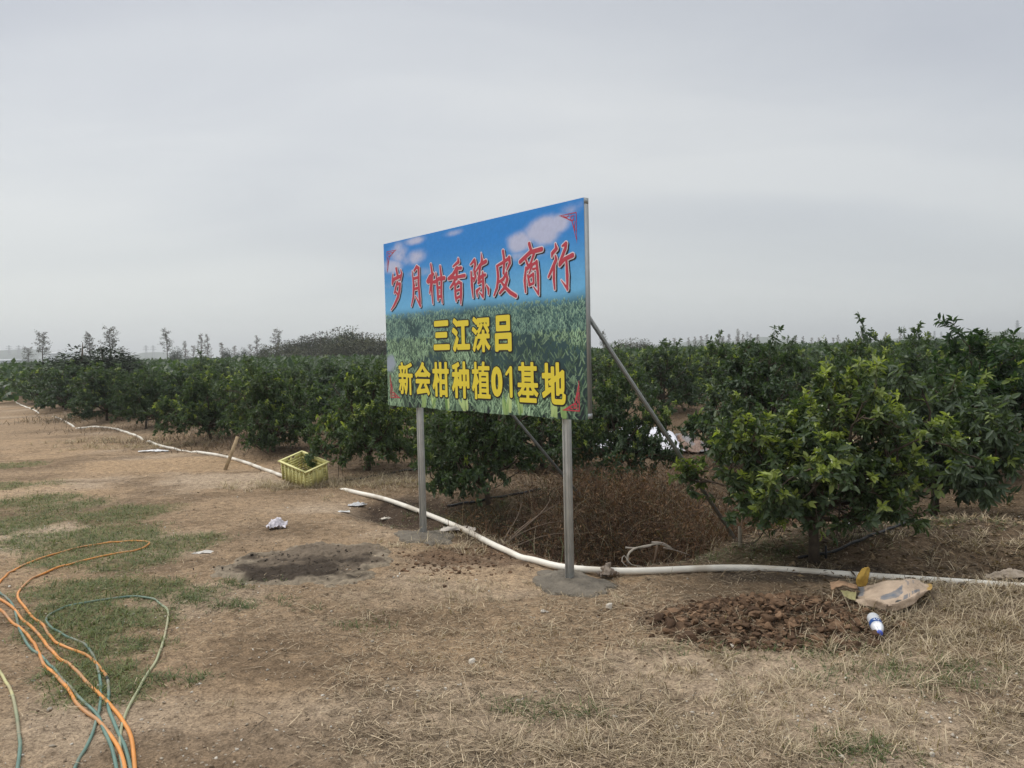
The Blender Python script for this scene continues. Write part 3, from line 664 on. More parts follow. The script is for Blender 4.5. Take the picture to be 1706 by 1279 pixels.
near_tree(3.95, 7.15, citrus(32, .74, 1.45, zlow=.25, limbs=12, subs=7, shoots=6, per=18, ll=.092, wr=.38, tipc=.05, droop=.75, base=(.048, .072, .038), mid=(.12, .15, .078), pale=.3), .3, 1.0, 'citrus tree with long drooping dull leaves beside the round yellow-tipped tree at right')
near_tree(5.35, 8.6, citrus(33, .95, 1.62, limbs=9, subs=7, shoots=5, per=18, ups=6, ll=.09, tipc=.12), 2.2, 1.0, 'tall citrus tree with upright leafy shoots rising above the skyline at the right edge')
near_tree(3.3, 9.9, HI[0], .5, (1.05, 1.05, 1.17), 'dark citrus tree whose leafy top breaks the skyline behind the yellow-tipped tree')
p = at(815, 838); near_tree(p[0], p[1], HI[2], 2.0, (.74, .74, .95), 'dark citrus tree under the billboard between its two posts', rad=.7)
p = at(1035, 806); near_tree(p[0], p[1], HI[1], 4.0, (.72, .72, .95), 'dark citrus tree right of the billboard in front of the white plastic film', rad=.7)
p = at(613, 784); near_tree(p[0], p[1], HI[1], 3.3, (.84, .84, .98), 'dark citrus tree with low branches touching the yellow crate')
p = at(455, 752); near_tree(p[0], p[1], HI[0], 3.0, (.84, .84, .93), 'citrus tree with yellowish tips on its crown directly behind the leaning wooden slat')
p = at(352, 732); near_tree(p[0], p[1], HI[1], 5.0, (.82, .82, .90), 'bushy citrus tree behind the pipe just left of the leaning wooden slat')
p = at(243, 715); near_tree(p[0], p[1], HI[2], .4, (.72, .72, .84), 'small rounded lighter green citrus tree standing forward at the left orchard edge')
p = at(178, 700); near_tree(p[0], p[1], HI[0], 2.6, (.92, .92, .88), 'dark citrus tree above the heap of dry fronds at the left orchard edge')
p = at(60, 672); near_tree(p[0], p[1], LO[1], 1.7, (1.0, 1.0, .86), 'broad citrus tree near the far left end of the white pipe')
p = at(-10, 655); near_tree(p[0], p[1], LO[0], 1.7, (1.0, 1.0, .86), 'citrus tree cut by the left picture edge at the far end of the pipe')
# the packed rows behind
rr = np.random.default_rng(12); cand = []
for i in range(-44, 24):
    for j, vj in enumerate([.1 if i < -4 else 99, 2.1, 4.9, 7.0, 9.7, 11.9, 14.6, 16.8, 19.5, 21.7, 24.4, 26.6, 29.3, 31.5, 34.2, 36.4, 39.1, 41.3, 44, 46.2]):
        w = ROW0 + RU * (i * 2.6 + rr.normal(0, .32) + (1.2 if j % 2 else 0)) + RV * (vj + rr.normal(0, .15))
        cand.append(w)
cand = sorted(cand, key=lambda w: math.hypot(*w)); n_row = 0; FAR = []
LB_ = {0: ('dark green citrus tree in the packed rows left of the billboard', 'orchard rows left of the billboard'),
       1: ('dark green citrus tree in the packed rows right of the billboard', 'orchard rows right of the billboard')}
for w in cand:
    d = math.hypot(*w); brg = w[0] / max(w[1], .1)
    if w[1] < 4 or not (-.86 < brg < .95): continue
    if any(math.hypot(w[0] - a, w[1] - b) < .75 + .8 * c_ for a, b, c_ in TREES): continue
    if abs(w[0] - .208 * w[1]) < .05 * w[1] + .95 and 7 < w[1] < 15.5: continue          # open lane with the plastic film
    if -.17 < brg < .11 and w[1] < 7.5: continue
    if d > 34: FAR.append(w); continue
    s_ = rr.uniform(.9, 1.16); hz_ = rr.uniform(.82, 1.14)
    pair = HI[rr.integers(3)] if d < 12.5 else LO[rr.integers(4)]
    lab, grp = LB_[1 if brg > .02 else 0]
    hz_ *= .87 if brg <= .02 else 1.0
    plant_tree(w[0], w[1], pair, rr.uniform(0, 6.28), (s_ * .93, s_ * .93, s_ * hz_), lab, grp); TREES.append((w[0], w[1], .6)); n_row += 1
print('row trees', n_row, 'far', len(FAR))
# beyond: the orchard as one mass of leaf clumps
r3 = np.random.default_rng(5); P, D, N, LL, Cc = [], [], [], [], []
far = [w for w in FAR]
for k in range(2600):
    Y = 50 + 190 * r3.random() ** 1.3; X = r3.uniform(-.85, .85) * Y; u_1, v_1 = rowcoord(X, Y)
    if v_1 > 0: far.append(np.array([X, Y]))
for w in far:
    d = math.hypot(*w); n = 110 if d < 60 else 46; q = r3.normal(size=(n, 3)); q = nrm(q) * r3.uniform(.75, 1.05, (n, 1)); q[:, 2] = np.abs(q[:, 2])
    hgt = r3.uniform(.85, 1.3) + (.18 if w[0] > 0 else 0); P.append(q * [1.3, 1.3, hgt] + [w[0], w[1], .15]); D.append(r3.normal(size=(n, 3)) + [0, 0, .2]); N.append(q + [0, 0, .5]); LL.append(np.full(n, .34 if d < 60 else .55))
    t_ = r3.random((n, 1)) ; Cc.append((np.array([.022, .045, .020]) * (1 - t_) + np.array([.055, .085, .033]) * t_) * r3.uniform(.8, 1.2))
P, D, N, LL, Cc = map(np.concatenate, (P, D, N, LL, Cc)); P[:, 2] += 0
V, Q, T, cc = leaves(P, D, N, LL, LL * .6, Cc, False)
link('distant_orchard', mesh_np('distant_orchard', V, Q, T, cc, [M_leaf]))['kind'] = 'stuff'

# ------------------------------------------------------------------ skyline trees
def skytree(seed, h, kind):
    """kind: 'thin' sparse tall, 'bare' brown feathery, 'dense' dark crown, 'bush' broad"""
    r = np.random.default_rng(seed); tr = MB(); P, D, N, LL, Cc = [], [], [], [], []
    tr.tube([(0, 0, -.3), (r.normal(0, .1), r.normal(0, .1), h * .5), (r.normal(0, .15), r.normal(0, .15), h * .97)], [h * .014 + .03, h * .010 + .02, .02], 6)
    if kind in ('thin', 'bare'):
        nb = 34; z0 = .42 if kind == 'thin' else .18
        for i in range(nb):
            f = z0 + (1 - z0) * (i + r.random()) / nb; L = h * (.27 if kind == 'thin' else .24) * (1.25 - f) ** (.35 if kind == 'thin' else .8) * r.uniform(.4, 1.1); az = r.uniform(0, 6.28); el = r.uniform(-.1, .6)
            d = np.array([math.cos(az) * math.cos(el), math.sin(az) * math.cos(el), math.sin(el)]); p0 = np.array([0, 0, f * h]); tr.tube([p0, p0 + d * L * .6, p0 + d * L + [0, 0, .03 * h]], [.035, .025, .012], 4, cap=False)
            n = 24 if kind == 'thin' else 18; t_ = r.uniform(.35, 1.05, (n, 1)); P.append(p0 + d * L * t_ + r.normal(0, h * .02, (n, 3))); D.append(r.normal(size=(n, 3)) + [0, 0, .1]); N.append(r.normal(size=(n, 3))); LL.append(r.uniform(.02, .042, n) * h)
            c0, c1 = (((.045, .046, .030), (.10, .09, .055)) if kind == 'thin' else ((.085, .066, .050), (.15, .12, .085))); m_ = r.random((n, 1)); Cc.append(np.array(c0) * (1 - m_) + np.array(c1) * m_)
    else:
        nl = 26 if kind == 'dense' else 36
        for i in range(nl):
            q = nrm(r.normal(size=3)); q[2] = abs(q[2]) ** 1.0
            cen = np.array([q[0] * h * (.30 if kind == 'dense' else .48), q[1] * h * (.30 if kind == 'dense' else .48), h * (.30 + .58 * q[2] * r.uniform(.5, 1))]); n = 110
            if i < 8: tr.tube([(0, 0, h * .25), cen * [.5, .5, .8], cen], [.06, .04, .02], 4, cap=False)
            b = nrm(r.normal(size=(n, 3))) * r.uniform(.5, 1.1, (n, 1)) * h * .15; P.append(cen + b); D.append(b + r.normal(0, .1, (n, 3)) * h * .1); N.append(b + [0, 0, .3]); LL.append(r.uniform(.022, .05, n) * h)
            m_ = r.random((n, 1)); c0, c1 = (((.020, .034, .018), (.045, .062, .028)) if kind == 'dense' else ((.042, .050, .028), (.10, .095, .052))); Cc.append((np.array(c0) * (1 - m_) + np.array(c1) * m_) * r.uniform(.8, 1.2))
    P, D, N, LL, Cc = map(np.concatenate, (P, D, N, LL, Cc)); V, Q, T, cc = leaves(P, D, N, LL, LL * .55, Cc, False)
    return tr.mesh('trunk', [M_bark], True), mesh_np('crown', V, Q, T, cc, [M_far])
SKY = {k: [skytree(300 + 10 * a + b, 1.0 * 8, k) for b in range(3)] for a, k in enumerate(('thin', 'bare', 'dense', 'bush'))}
sk_n = [0]
def sky_tree(px, top, Y, kind, label, group, name, wide=1.0):
    q = depth_at(px, top, Y); g = 0.0; s_ = (q[2] - g) / 8 / .99; sk_n[0] += 1
    e = empty(name, (q[0], Y, g), sk_n[0] * 1.7, (s_ * wide, s_ * wide, s_), label, 'tree', group)
    for nm_, me in zip(('trunk', 'crown'), SKY[kind][sk_n[0] % 3]): link(nm_, me, e)
GS1, GS2, GS3 = 'tall thin trees on the left skyline', 'trees of the wooded rise left of the billboard', 'bare brown trees on the right skyline'
for px, top, Y, wd, lab in [(46, 580, 150, 1.3, 'short thin tree left of the taller lone tree in front of the pale hill'), (69, 556, 120, 1.0, 'tall lone thin tree in front of the pale hill at far left'),
                        (149, 557, 120, 1.0, 'thin tree rising behind the broad dark bush, left of the forked one'), (182, 549, 120, 1.25, 'tall forked thin tree rising just right behind the broad dark bush'),
                        (204, 581, 140, 1.2, 'short stubby thin tree right of the broad dark bush on the skyline'), (277, 551, 130, .75, 'tall narrow upright tree standing alone with dense crown top on the left skyline'),
                        (460, 552, 130, 1.0, 'small conifer-like tree poking above the left slope of the wooded rise')]:
    sky_tree(px, top, Y, 'thin', lab, GS1, 'thin_tree', wd)
for px, top, wd in [(308, 570, 1.0), (322, 576, 1.1), (334, 558, 1.0), (345, 559, .9), (369, 571, 1.2), (391, 577, 1.2), (428, 561, 1.1), (417, 574, 1.1)]:
    sky_tree(px, top, 140, 'bare', 'leafless feathery brown tree on the skyline between the narrow upright tree and the wooded rise', 'bare trees on the left skyline', 'bare_tree', wd)
for px, top, lab in [(295, 576, 'dark dense round tree beside the narrow upright tree on the left skyline'), (379, 577, 'dark dense low tree midway along the left skyline'), (406, 577, 'dark dense low tree close left of the wooded rise'), (440, 572, 'dark dense tree at the foot of the wooded rise')]:
    sky_tree(px, top, 110, 'dense', lab, 'dense dark trees on the left skyline', 'dense_tree', .9)
q = at(152, 640); sky_tree(138, 568, 34, 'dense', 'broad dark green bush standing above the orchard tops at left', None, 'large_bush', 2.4); sky_tree(172, 573, 35, 'dense', 'dark green bush adjoining the broad one above the orchard tops at left', None, 'large_bush', 2.0)
for px, top, kd in [(462, 574, 'bush'), (482, 568, 'bush'), (503, 562, 'bush'), (524, 557, 'bush'), (545, 553, 'bush'), (566, 549, 'bush'), (585, 546, 'dense'), (603, 555, 'bush'), (622, 557, 'bush'), (641, 557, 'bush'), (660, 560, 'bush'), (575, 562, 'bush'), (535, 566, 'bush'), (612, 566, 'bush')]:
    sky_tree(px, top - 5, 85 + (px % 7) * 2, kd, 'dull brown-green tree massed in the wooded rise just left of the billboard', GS2, 'woodland_tree', 1.5)
for px, top, wd in [(1012, 570, 1), (1030, 565, 1.2), (1050, 560, 1.2), (1068, 563, 1.2), (1082, 568, 1)]:
    sky_tree(px, top, 75, 'bush', 'brown-tinged bushy tree in the low clump just right of the billboard', 'bushy clump right of the billboard', 'woodland_tree', 1.2)
sky_tree(1005, 554, 120, 'thin', 'lone thin tree poking up right beside the billboard edge', None, 'thin_tree', .8)
for px in (1123, 1147, 1158, 1168, 1178, 1187, 1197, 1205, 1214, 1229, 1238, 1250, 1262, 1325, 1338, 1352, 1364, 1376, 1388, 1396, 1427, 1434, 1443, 1450, 1459, 1476, 1500, 1516, 1532, 1550, 1585):
    sky_tree(px, 556 + (px * 37 % 12) - (px - 1120) * .006, 180 + (px * 13 % 40), 'bare', 'bare brown tree in the thin line along the right skyline', GS3, 'bare_tree', 1.15)
for px, top in ((1229, 549), (1199, 551), (1436, 553)): sky_tree(px, top, 190, 'bare', 'taller bare brown tree in the thin line along the right skyline', GS3, 'bare_tree', .9)

# pylons and sheds far off
def pylon(px, top, Y):
    q = depth_at(px, top, Y); h = q[2]; m = MB(); w0, w1 = h * .11, h * .02; lv = np.linspace(0, 1, 8)
    cs = [[np.array([sx * (w0 + (w1 - w0) * f ** .7), sy * (w0 + (w1 - w0) * f ** .7), f * h]) for f in lv] for sx, sy in ((-1, -1), (1, -1), (1, 1), (-1, 1))]
    for c_ in cs: m.tube(c_, .22, 4)
    for a in range(4):
        for k in range(7): m.tube([cs[a][k], cs[(a + 1) % 4][k + 1]], .12, 4); m.tube([cs[(a + 1) % 4][k], cs[a][k + 1]], .12, 4)
    o = empty('power_pylon', (q[0], Y, 0), .4, 1, None, 'pylon', 'lattice pylons far off on the skyline'); m.build('lattice_tower', M_steelfar, o)
    m = MB()
    for f, L in ((.72, .20), (.83, .17), (.93, .13)): m.box((0, 0, h * f), (h * L * 2, .5, .5))
    m.build('cross_arms', M_steelfar, o); return o
for px, top, lab in [(15, 575, 'faint lattice pylon above the pale hill at far left, left one of two'), (31, 575, 'faint lattice pylon above the pale hill at far left, right one of two'), (243, 575, 'faint lattice pylon left of the narrow upright tree, left one of two'),
                     (255, 575, 'faint lattice pylon left of the narrow upright tree, right one of two'), (1245, 552, 'faint lattice pylon above the bare trees in mid right skyline'), (1557, 551, 'faint lattice pylon on the right skyline, left one of the close pair'),
                     (1568, 552, 'faint lattice pylon on the right skyline, right one of the close pair'), (1695, 533, 'nearest lattice pylon at the right picture edge')]:
    pylon(px, top, 950 if px < 1690 else 800)['label'] = lab
def shed(px0, px1, top, Y, dp, label, name='farm_shed'):
    a, b = depth_at(px0, top, Y), depth_at(px1, top, Y); h = a[2]; L = b[0] - a[0]
    o = empty(name, ((a[0] + b[0]) / 2, Y, 0), 0, 1, label, 'building'); m = MB(); m.box((0, 0, h * .4), (L, dp, h * .8)); m.build('wall', M_wall, o)
    m = MB(); m.add([(-L / 2 - .3, -dp / 2 - .3, h * .8), (L / 2 + .3, -dp / 2 - .3, h * .8), (L / 2 + .3, dp / 2 + .3, h * .8), (-L / 2 - .3, dp / 2 + .3, h * .8), (-L / 2 - .3, 0, h), (L / 2 + .3, 0, h)],
                    [(0, 1, 5, 4), (2, 3, 4, 5), (0, 3, 2, 1)], [(0, 4, 3), (1, 2, 5)]); m.build('roof', M_wall, o)
shed(88, 122, 586.5, 420, 26, 'pale long-roofed shed behind the skyline trees at far left')
shed(-30, 40, 599.5, 230, 10, 'long low white greenhouse strip at the far left edge', 'greenhouse')

# ------------------------------------------------------------------ pipe and hoses
def lay(pxs, r, z0=None, sink=()):
    P = []
    for i, (px, py) in enumerate(pxs):
        p = flat_at(px, py, .03) if px > 600 and z0 is not None else at(px, py, r)
        P.append(p)
    P = spline(P, .06)
    return P
P = lay([p for p in PIPE_PX], .024, 0)
hz = H(P[:, 0], P[:, 1]); right = P[:, 0] > -1.75
P[:, 2] = np.where(right, .025, np.maximum(hz + .018, .02))
for _ in range(3): P[1:-1, 2] = .25 * P[:-2, 2] + .5 * P[1:-1, 2] + .25 * P[2:, 2]
def bury(px, py, rad, dep):
    c_ = flat_at(px, py); P[:, 2] -= dep * np.exp(-(np.hypot(P[:, 0] - c_[0], P[:, 1] - c_[1]) / rad) ** 2)
bury(545, 808, .38, .10); bury(76, 691, .9, .10); bury(246, 733, .30, .06); bury(130, 712, .3, .045); bury(325, 752, .15, .04); bury(310, 750, .2, .03); bury(880, 928, .12, .02)
r5 = np.random.default_rng(8); cl_ = np.tile(np.array([.80, .755, .66]), (len(P), 1)) * (1 - .16 * fbm(np.arange(len(P)) * .11, np.zeros(len(P)), 3)[:, None])
far_t = sm(8, 20, P[:, 1])[:, None]; dirt = (sm(.55, .7, fbm(np.arange(len(P)) * .35, np.zeros(len(P)), 9)) * .5)[:, None]; cl_ = cl_ * (1 - dirt) + np.array([.30, .23, .15]) * dirt
m = MB(); m.tube(P, .0238, 14, cl_); tag(m.build('water_pipe', M_pvc, None, True), 'long white plastic water pipe winding along the orchard edge past both billboard posts', 'pipe')
hs = lambda pts: [(x / 2.374, 740 + y / 2.374) for x, y in pts]
OR, GR, KH, YG = (.62, .25, .055), (.105, .19, .155), (.33, .34, .20), (.45, .42, .20)
HOSES = [
 ('orange garden hose looping through the grass, spliced to a green length lower down', [(-60, 590), (0, 545), (60, 495), (140, 455), (250, 420), (400, 390), (480, 382), (555, 378), (590, 386), (575, 405), (510, 425), (400, 445), (290, 472), (200, 500), (130, 530), (85, 565), (70, 600), (85, 635), (130, 675), (165, 705), (200, 760), (240, 795), (300, 815), (350, 840), (400, 890), (425, 930), (430, 985), (430, 1050), (460, 1125), (490, 1190), (510, 1250), (518, 1300), (520, 1380)], [(0, OR), (985, OR), (995, GR), (3000, GR)], .0078),
 ('upper of the two plain orange garden hoses crossing the left foreground diagonally', [(-60, 560), (0, 615), (50, 650), (100, 695), (150, 745), (190, 800), (240, 850), (290, 885), (340, 940), (390, 990), (440, 1040), (490, 1105), (520, 1170), (533, 1279), (535, 1380)], [(0, OR), (3000, OR)], .0085),
 ('lower of the two plain orange garden hoses, twisted with a green hose at left', [(-60, 600), (0, 655), (40, 690), (90, 730), (130, 780), (155, 830), (180, 880), (240, 940), (280, 990), (310, 1040), (370, 1085), (420, 1130), (460, 1190), (490, 1260), (500, 1380)], [(0, OR), (3000, OR)], .0085),
 ('grey-green garden hose running between the two plain orange hoses', [(-60, 540), (0, 585), (30, 615), (60, 660), (75, 720), (110, 790), (150, 830), (190, 865), (240, 925), (290, 980), (340, 1035), (380, 1070), (410, 1130), (440, 1200), (460, 1279), (468, 1380)], [(0, GR), (3000, GR)], .0075),
 ('green and khaki garden hose forming the rightmost open loop in the grass', [(250, 1380), (300, 1279), (340, 1200), (370, 1130), (392, 1060), (400, 990), (392, 910), (370, 840), (330, 790), (270, 760), (210, 730), (185, 700), (190, 672), (230, 655), (300, 635), (455, 610), (580, 605), (640, 630), (665, 670), (655, 740), (630, 830), (590, 900), (540, 980), (505, 1050), (480, 1130), (475, 1210), (485, 1279), (490, 1380)], None, .0070),
 ('faded yellow-green garden hose alone at the bottom left corner', [(-40, 830), (0, 900), (45, 980), (65, 1060), (75, 1150), (80, 1200), (70, 1279), (60, 1380)], [(0, YG), (1100, YG), (1250, GR), (3000, GR)], .0075)]
for lab, pts, cols, rad in HOSES:
    Pw = np.array([at(*p, rad) for p in hs(pts)]); Pw = np.vstack([Pw[0] + (Pw[0] - Pw[1]) * 4, Pw, Pw[-1] + (Pw[-1] - Pw[-2]) * 3]); pts = [pts[0]] + pts + [pts[-1]]; idx = np.cumsum(np.r_[0, np.linalg.norm(np.diff(Pw[:, :2], axis=0), axis=1)])
    Q_ = spline(Pw, .025); Q_[:, 2] = H(Q_[:, 0], Q_[:, 1]) + rad * .9
    for _ in range(4): Q_[1:-1, 2] = .25 * Q_[:-2, 2] + .5 * Q_[1:-1, 2] + .25 * Q_[2:, 2]
    n = len(Q_); cc = np.zeros((n, 3))
    if cols is None:
        t_ = np.linspace(0, 1, n)[:, None]; k = sm(.52, .62, t_) * (1 - sm(.80, .92, t_)); cc = np.array(GR) * (1 - k) + np.array(KH) * k
    else:
        # colour changes follow the hose's own length, found from the traced rows
        ys = np.interp(np.linspace(0, 1, n), np.linspace(0, 1, len(pts)), np.arange(len(pts)))
        rowy = np.interp(ys, np.arange(len(pts)), [p[1] for p in pts])
        seen = np.maximum.accumulate(np.where(ys > len(pts) * .5, rowy, 0))
        for ch in range(3): cc[:, ch] = np.interp(seen, [c_[0] for c_ in cols], [c_[1][ch] for c_ in cols])
    cc = cc * (.62 + .66 * fbm(np.arange(n) * .08, np.zeros(n) + rad * 99, 4))[:, None]
    du3 = (sm(.42, .72, fbm(np.arange(n) * .16, np.zeros(n) + rad * 333, 14)) * .55)[:, None]; cc = cc * (1 - du3) + np.array([.27, .20, .135]) * du3
    m = MB(); m.tube(Q_, rad, 10, cc)
    if 'spliced' in lab:
        i = int(np.argmax(seen > 990)); ho = m.build('garden_hose', M_hose, None, True); m2 = MB(); d = nrm(Q_[i + 1] - Q_[i]); m2.tube([Q_[i] - d * .02, Q_[i] + d * .02], rad * 1.22, 10); m2.build('hose_clamp', M_black, ho)
    else: ho = m.build('garden_hose', M_hose, None, True)
    tag(ho, lab, 'hose', 'garden hoses lying in the left foreground')

# ------------------------------------------------------------------ crate
lx, ly = .375, .535
cr_ = empty('plastic_crate', (0, 0, 0), 0, 1, 'open yellow plastic harvest crate standing in dry grass under the trees', 'crate')
cr_.matrix_world = Matrix.Translation((-2.79 * .93, 10.19 * .93, 1.6 - 1.655 * .93)) @ Matrix.Rotation(.9575, 4, 'Z') @ Matrix.Rotation(.2134, 4, 'X') @ Matrix.Rotation(-.2395, 4, 'Y') @ Matrix.Scale(.93, 4)
def panel(name, L, dist, ang, handle):
    hC = .27; m = MB(); ca, sa = math.cos(ang), math.sin(ang); ax = np.array([[ca, sa, 0], [-sa, ca, 0], [0, 0, 1.]]); cpos = lambda a, o, z_: np.array([a * ca - o * sa, a * sa + o * ca, z_])
    for zz in np.arange(.035, .20, .036): m.box(cpos(0, dist, zz), (L, .004, .026), ax)
    if handle:
        for sgn in (-1, 1): m.box(cpos(sgn * (L / 4 + .028), dist, .232), (L / 2 - .056, .004, .05), ax)
        m.box(cpos(0, dist, .215), (.12, .005, .018), ax)
    else: m.box(cpos(0, dist, .232), (L, .004, .05), ax)
    nr = 7 if L > .45 else 5
    for k in range(nr): a = -L / 2 + .03 + (L - .06) * k / (nr - 1); m.box(cpos(a, dist + .010 * 1, .125), (.016, .018, .25), ax)
    for k in range(2): m.box(cpos((-1 + 2 * k) * L * .17, dist + .004, .11), (.075, .007, .19), ax)
    return m.build(name, M_crate, cr_)
for nm_, L, dist, ang, hd in (('side_panel', lx - .02, ly / 2 - .012, 0, True), ('side_panel', lx - .02, ly / 2 - .012, math.pi, True), ('side_panel', ly - .02, lx / 2 - .012, math.pi / 2, False), ('side_panel', ly - .02, lx / 2 - .012, -math.pi / 2, False)): panel(nm_, L, dist, ang, hd)
m = MB()
for sgn in (-1, 1):
    m.box((0, sgn * ly / 2, .262), (lx + .03, .03, .012)); m.box((sgn * lx / 2, 0, .2625), (.03, ly - .032, .012))
m.build('rim', M_crate, cr_); m = MB(); m.box((0, 0, .008), (lx - .03, ly - .03, .008))
for k in range(9): m.box((0, -ly / 2 + .05 + k * (ly - .1) / 8, .016), (lx - .04, .008, .008))
m.build('base', M_crate, cr_)

# leaning slat, small stake, drip tube
b_ = at(375, 783); t_ = depth_at(396, 727, b_[1] + .18); d = t_ - b_; L = np.linalg.norm(d); d /= L; sd_ = nrm(np.cross(d, [0, 1, .3])); th_ = np.cross(d, sd_)
m = MB(); m.box((b_ + t_) / 2 - d * .02, (.048, .014, L + .04), np.stack([sd_, -th_, d])); tag(m.build('wooden_stake', M_wood), 'bare wooden slat stuck leaning in the ground beside the pipe', 'stake')
b_ = at(1233, 912); m = MB(); m.tube([b_ - [0, 0, .05], b_ + [.004, .01, .08], b_ + [.0, .015, .155]], [.020, .015, .012], 7, (.30, .26, .2)); tag(m.build('wooden_stake', M_dead, None, True), 'short pale wooden stake left of the yellow-tipped tree trunk', 'stake')
b_ = at(1376, 930); m = MB(); m.tube([b_ - [0, 0, .03], b_ + [0, 0, .10]], .008, 6); tag(m.build('drip_stake', M_black), 'small black stake standing beside the yellow-tipped tree trunk', 'stake')
P = spline([at(*q, .01) for q in ((1330, 930), (1390, 918), (1440, 898), (1490, 880), (1560, 872), (1640, 866))], .05); P[:, 2] = H(P[:, 0], P[:, 1]) + .02
m = MB(); m.tube(P, .011, 7); tag(m.build('drip_tube', M_black), 'black irrigation tube on the bank behind the yellow-tipped tree', 'tube', 'black drip tubes')
P = spline([at(*q, .01) for q in ((745, 842), (800, 833), (860, 822), (900, 815))], .05); P[:, 2] = H(P[:, 0], P[:, 1]) + .015
m = MB(); m.tube(P, .012, 7); tag(m.build('drip_tube', M_black), 'black irrigation tube on the ground under the dark tree between the posts', 'tube', 'black drip tubes')
P = spline([at(*q, .01) for q in ((575, 800), (620, 793), (680, 784), (720, 781))], .05); P[:, 2] = H(P[:, 0], P[:, 1]) + .012
m = MB(); m.tube(P, .012, 7); tag(m.build('drip_tube', M_black), 'black irrigation tube running right from the yellow crate', 'tube', 'black drip tubes')

# ------------------------------------------------------------------ crumpled sheets: cement bag, film, litter
def crumple(outline, thick, amp, seed, freq, colfn, n=40):
    """a closed puffy skin over a plan outline (local metres); returns V, quads, cols for a (s,t) grid"""
    pass
def sheet(corner_pts, nu_, nv_, amp, freq, seed, thick, colfn):
    """corner_pts: rows of 3D points (a control net); smooth surface through them with wrinkles and a back skin"""
    net = np.asarray(corner_pts, float); rr_, cc_ = net.shape[:2]
    rows = []
    for r_ in range(rr_):
        s_ = spline(net[r_], 1e9 if cc_ < 2 else .01); k = np.linspace(0, len(s_) - 1, nu_); a = np.floor(k).astype(int); b2 = np.minimum(a + 1, len(s_) - 1); rows.append(s_[a] * (1 - (k - a))[:, None] + s_[b2] * (k - a)[:, None])
    rows = np.array(rows); cols_ = []
    for i in range(nu_):
        s_ = spline(rows[:, i], .01); k = np.linspace(0, len(s_) - 1, nv_); a = np.floor(k).astype(int); b2 = np.minimum(a + 1, len(s_) - 1); cols_.append(s_[a] * (1 - (k - a))[:, None] + s_[b2] * (k - a)[:, None])
    G = np.array(cols_).transpose(1, 0, 2)                      # nv, nu, 3
    du_ = np.gradient(G, axis=1); dv_ = np.gradient(G, axis=0); N_ = nrm(np.cross(du_, dv_)); U, V_ = np.meshgrid(np.linspace(0, 1, nu_), np.linspace(0, 1, nv_))
    if seed == 4:
        def lin_n(x, y, sd):
            xi, yi = np.floor(x), np.floor(y); fx, fy = x - xi, y - yi; a, b = _hash(xi, yi, sd), _hash(xi + 1, yi, sd); c, d = _hash(xi, yi + 1, sd), _hash(xi + 1, yi + 1, sd)
            return np.where(fx + fy < 1, a + (b - a) * fx + (c - a) * fy, d + (c - d) * (1 - fx) + (b - d) * (1 - fy))
        w = 0
        for k_, (an, fr, am) in enumerate(((.5, 3.1, .62), (1.3, 5.5, .42), (2.2, 9, .22))): w = w + am * 1.3 * (lin_n(U * math.cos(an) * fr + V_ * .6 * math.sin(an) * fr + 3 * k_, -U * math.sin(an) * fr + V_ * .6 * math.cos(an) * fr, 70 + k_) - .55)
    else: w = (np.abs(fbm(U * freq, V_ * freq * .8, seed, 4) - .5) * 2 + .5 * np.abs(fbm(U * freq * 2.3 + 5, V_ * freq * 2, seed + 9, 3) - .5)) 
    G1 = G + N_ * (w * amp)[..., None]; G2 = G1 - N_ * thick
    V = np.concatenate([G1.reshape(-1, 3), G2.reshape(-1, 3)]); i_, j_ = np.meshgrid(np.arange(nv_ - 1), np.arange(nu_ - 1), indexing='ij'); k = (i_ * nu_ + j_).reshape(-1)
    q = np.stack([k, k + 1, k + nu_ + 1, k + nu_], 1); n = nu_ * nv_; c1 = colfn(U, V_).reshape(-1, 3)
    e = np.concatenate([np.arange(nu_), np.arange(1, nv_) * nu_ + nu_ - 1, (nv_ - 1) * nu_ + np.arange(nu_ - 2, -1, -1), np.arange(nv_ - 2, 0, -1) * nu_]); e2 = np.roll(e, -1)
    return V, np.vstack([q, q[:, ::-1] + n, np.stack([e2, e, e + n, e2 + n], 1)]), np.vstack([c1, c1 * .9])
bg0 = at(1462, 1019); kraft = np.array([.45, .345, .255]); slate = np.array([.13, .155, .185]); ochre = np.array([.50, .30, .06])
def s2w(x, y, Y, lift=0):                                        # a traced point of the bag at its own distance
    p = depth_at(1340 + x / 6.562, 930 + y / 6.562, Y); p[2] = max(p[2] + lift, float(H(p[0], p[1])) + .022); return p
Yb = bg0[1]
net = [[s2w(560, 470, Yb + .02), s2w(650, 520, Yb), s2w(790, 545, Yb - .05), s2w(880, 625, Yb - .10), s2w(980, 610, Yb - .10), s2w(1120, 545, Yb - .06), s2w(1230, 470, Yb - .02), s2w(1290, 400, Yb + .06)],
       [s2w(560, 420, Yb + .06), s2w(680, 420, Yb), s2w(800, 440, Yb - .06), s2w(900, 470, Yb - .10), s2w(1010, 470, Yb - .10), s2w(1130, 430, Yb - .06), s2w(1250, 370, Yb + .0), s2w(1370, 345, Yb + .08)],
       [s2w(570, 360, Yb + .16), s2w(690, 340, Yb + .12), s2w(800, 340, Yb + .08), s2w(910, 340, Yb + .05), s2w(1020, 330, Yb + .05), s2w(1130, 310, Yb + .08), s2w(1260, 295, Yb + .12), s2w(1400, 312, Yb + .17)],
       [s2w(590, 325, Yb + .26), s2w(700, 292, Yb + .24), s2w(810, 255, Yb + .22), s2w(920, 220, Yb + .2), s2w(1030, 200, Yb + .2), s2w(1130, 200, Yb + .2), s2w(1240, 250, Yb + .24), s2w(1385, 275, Yb + .26)]]
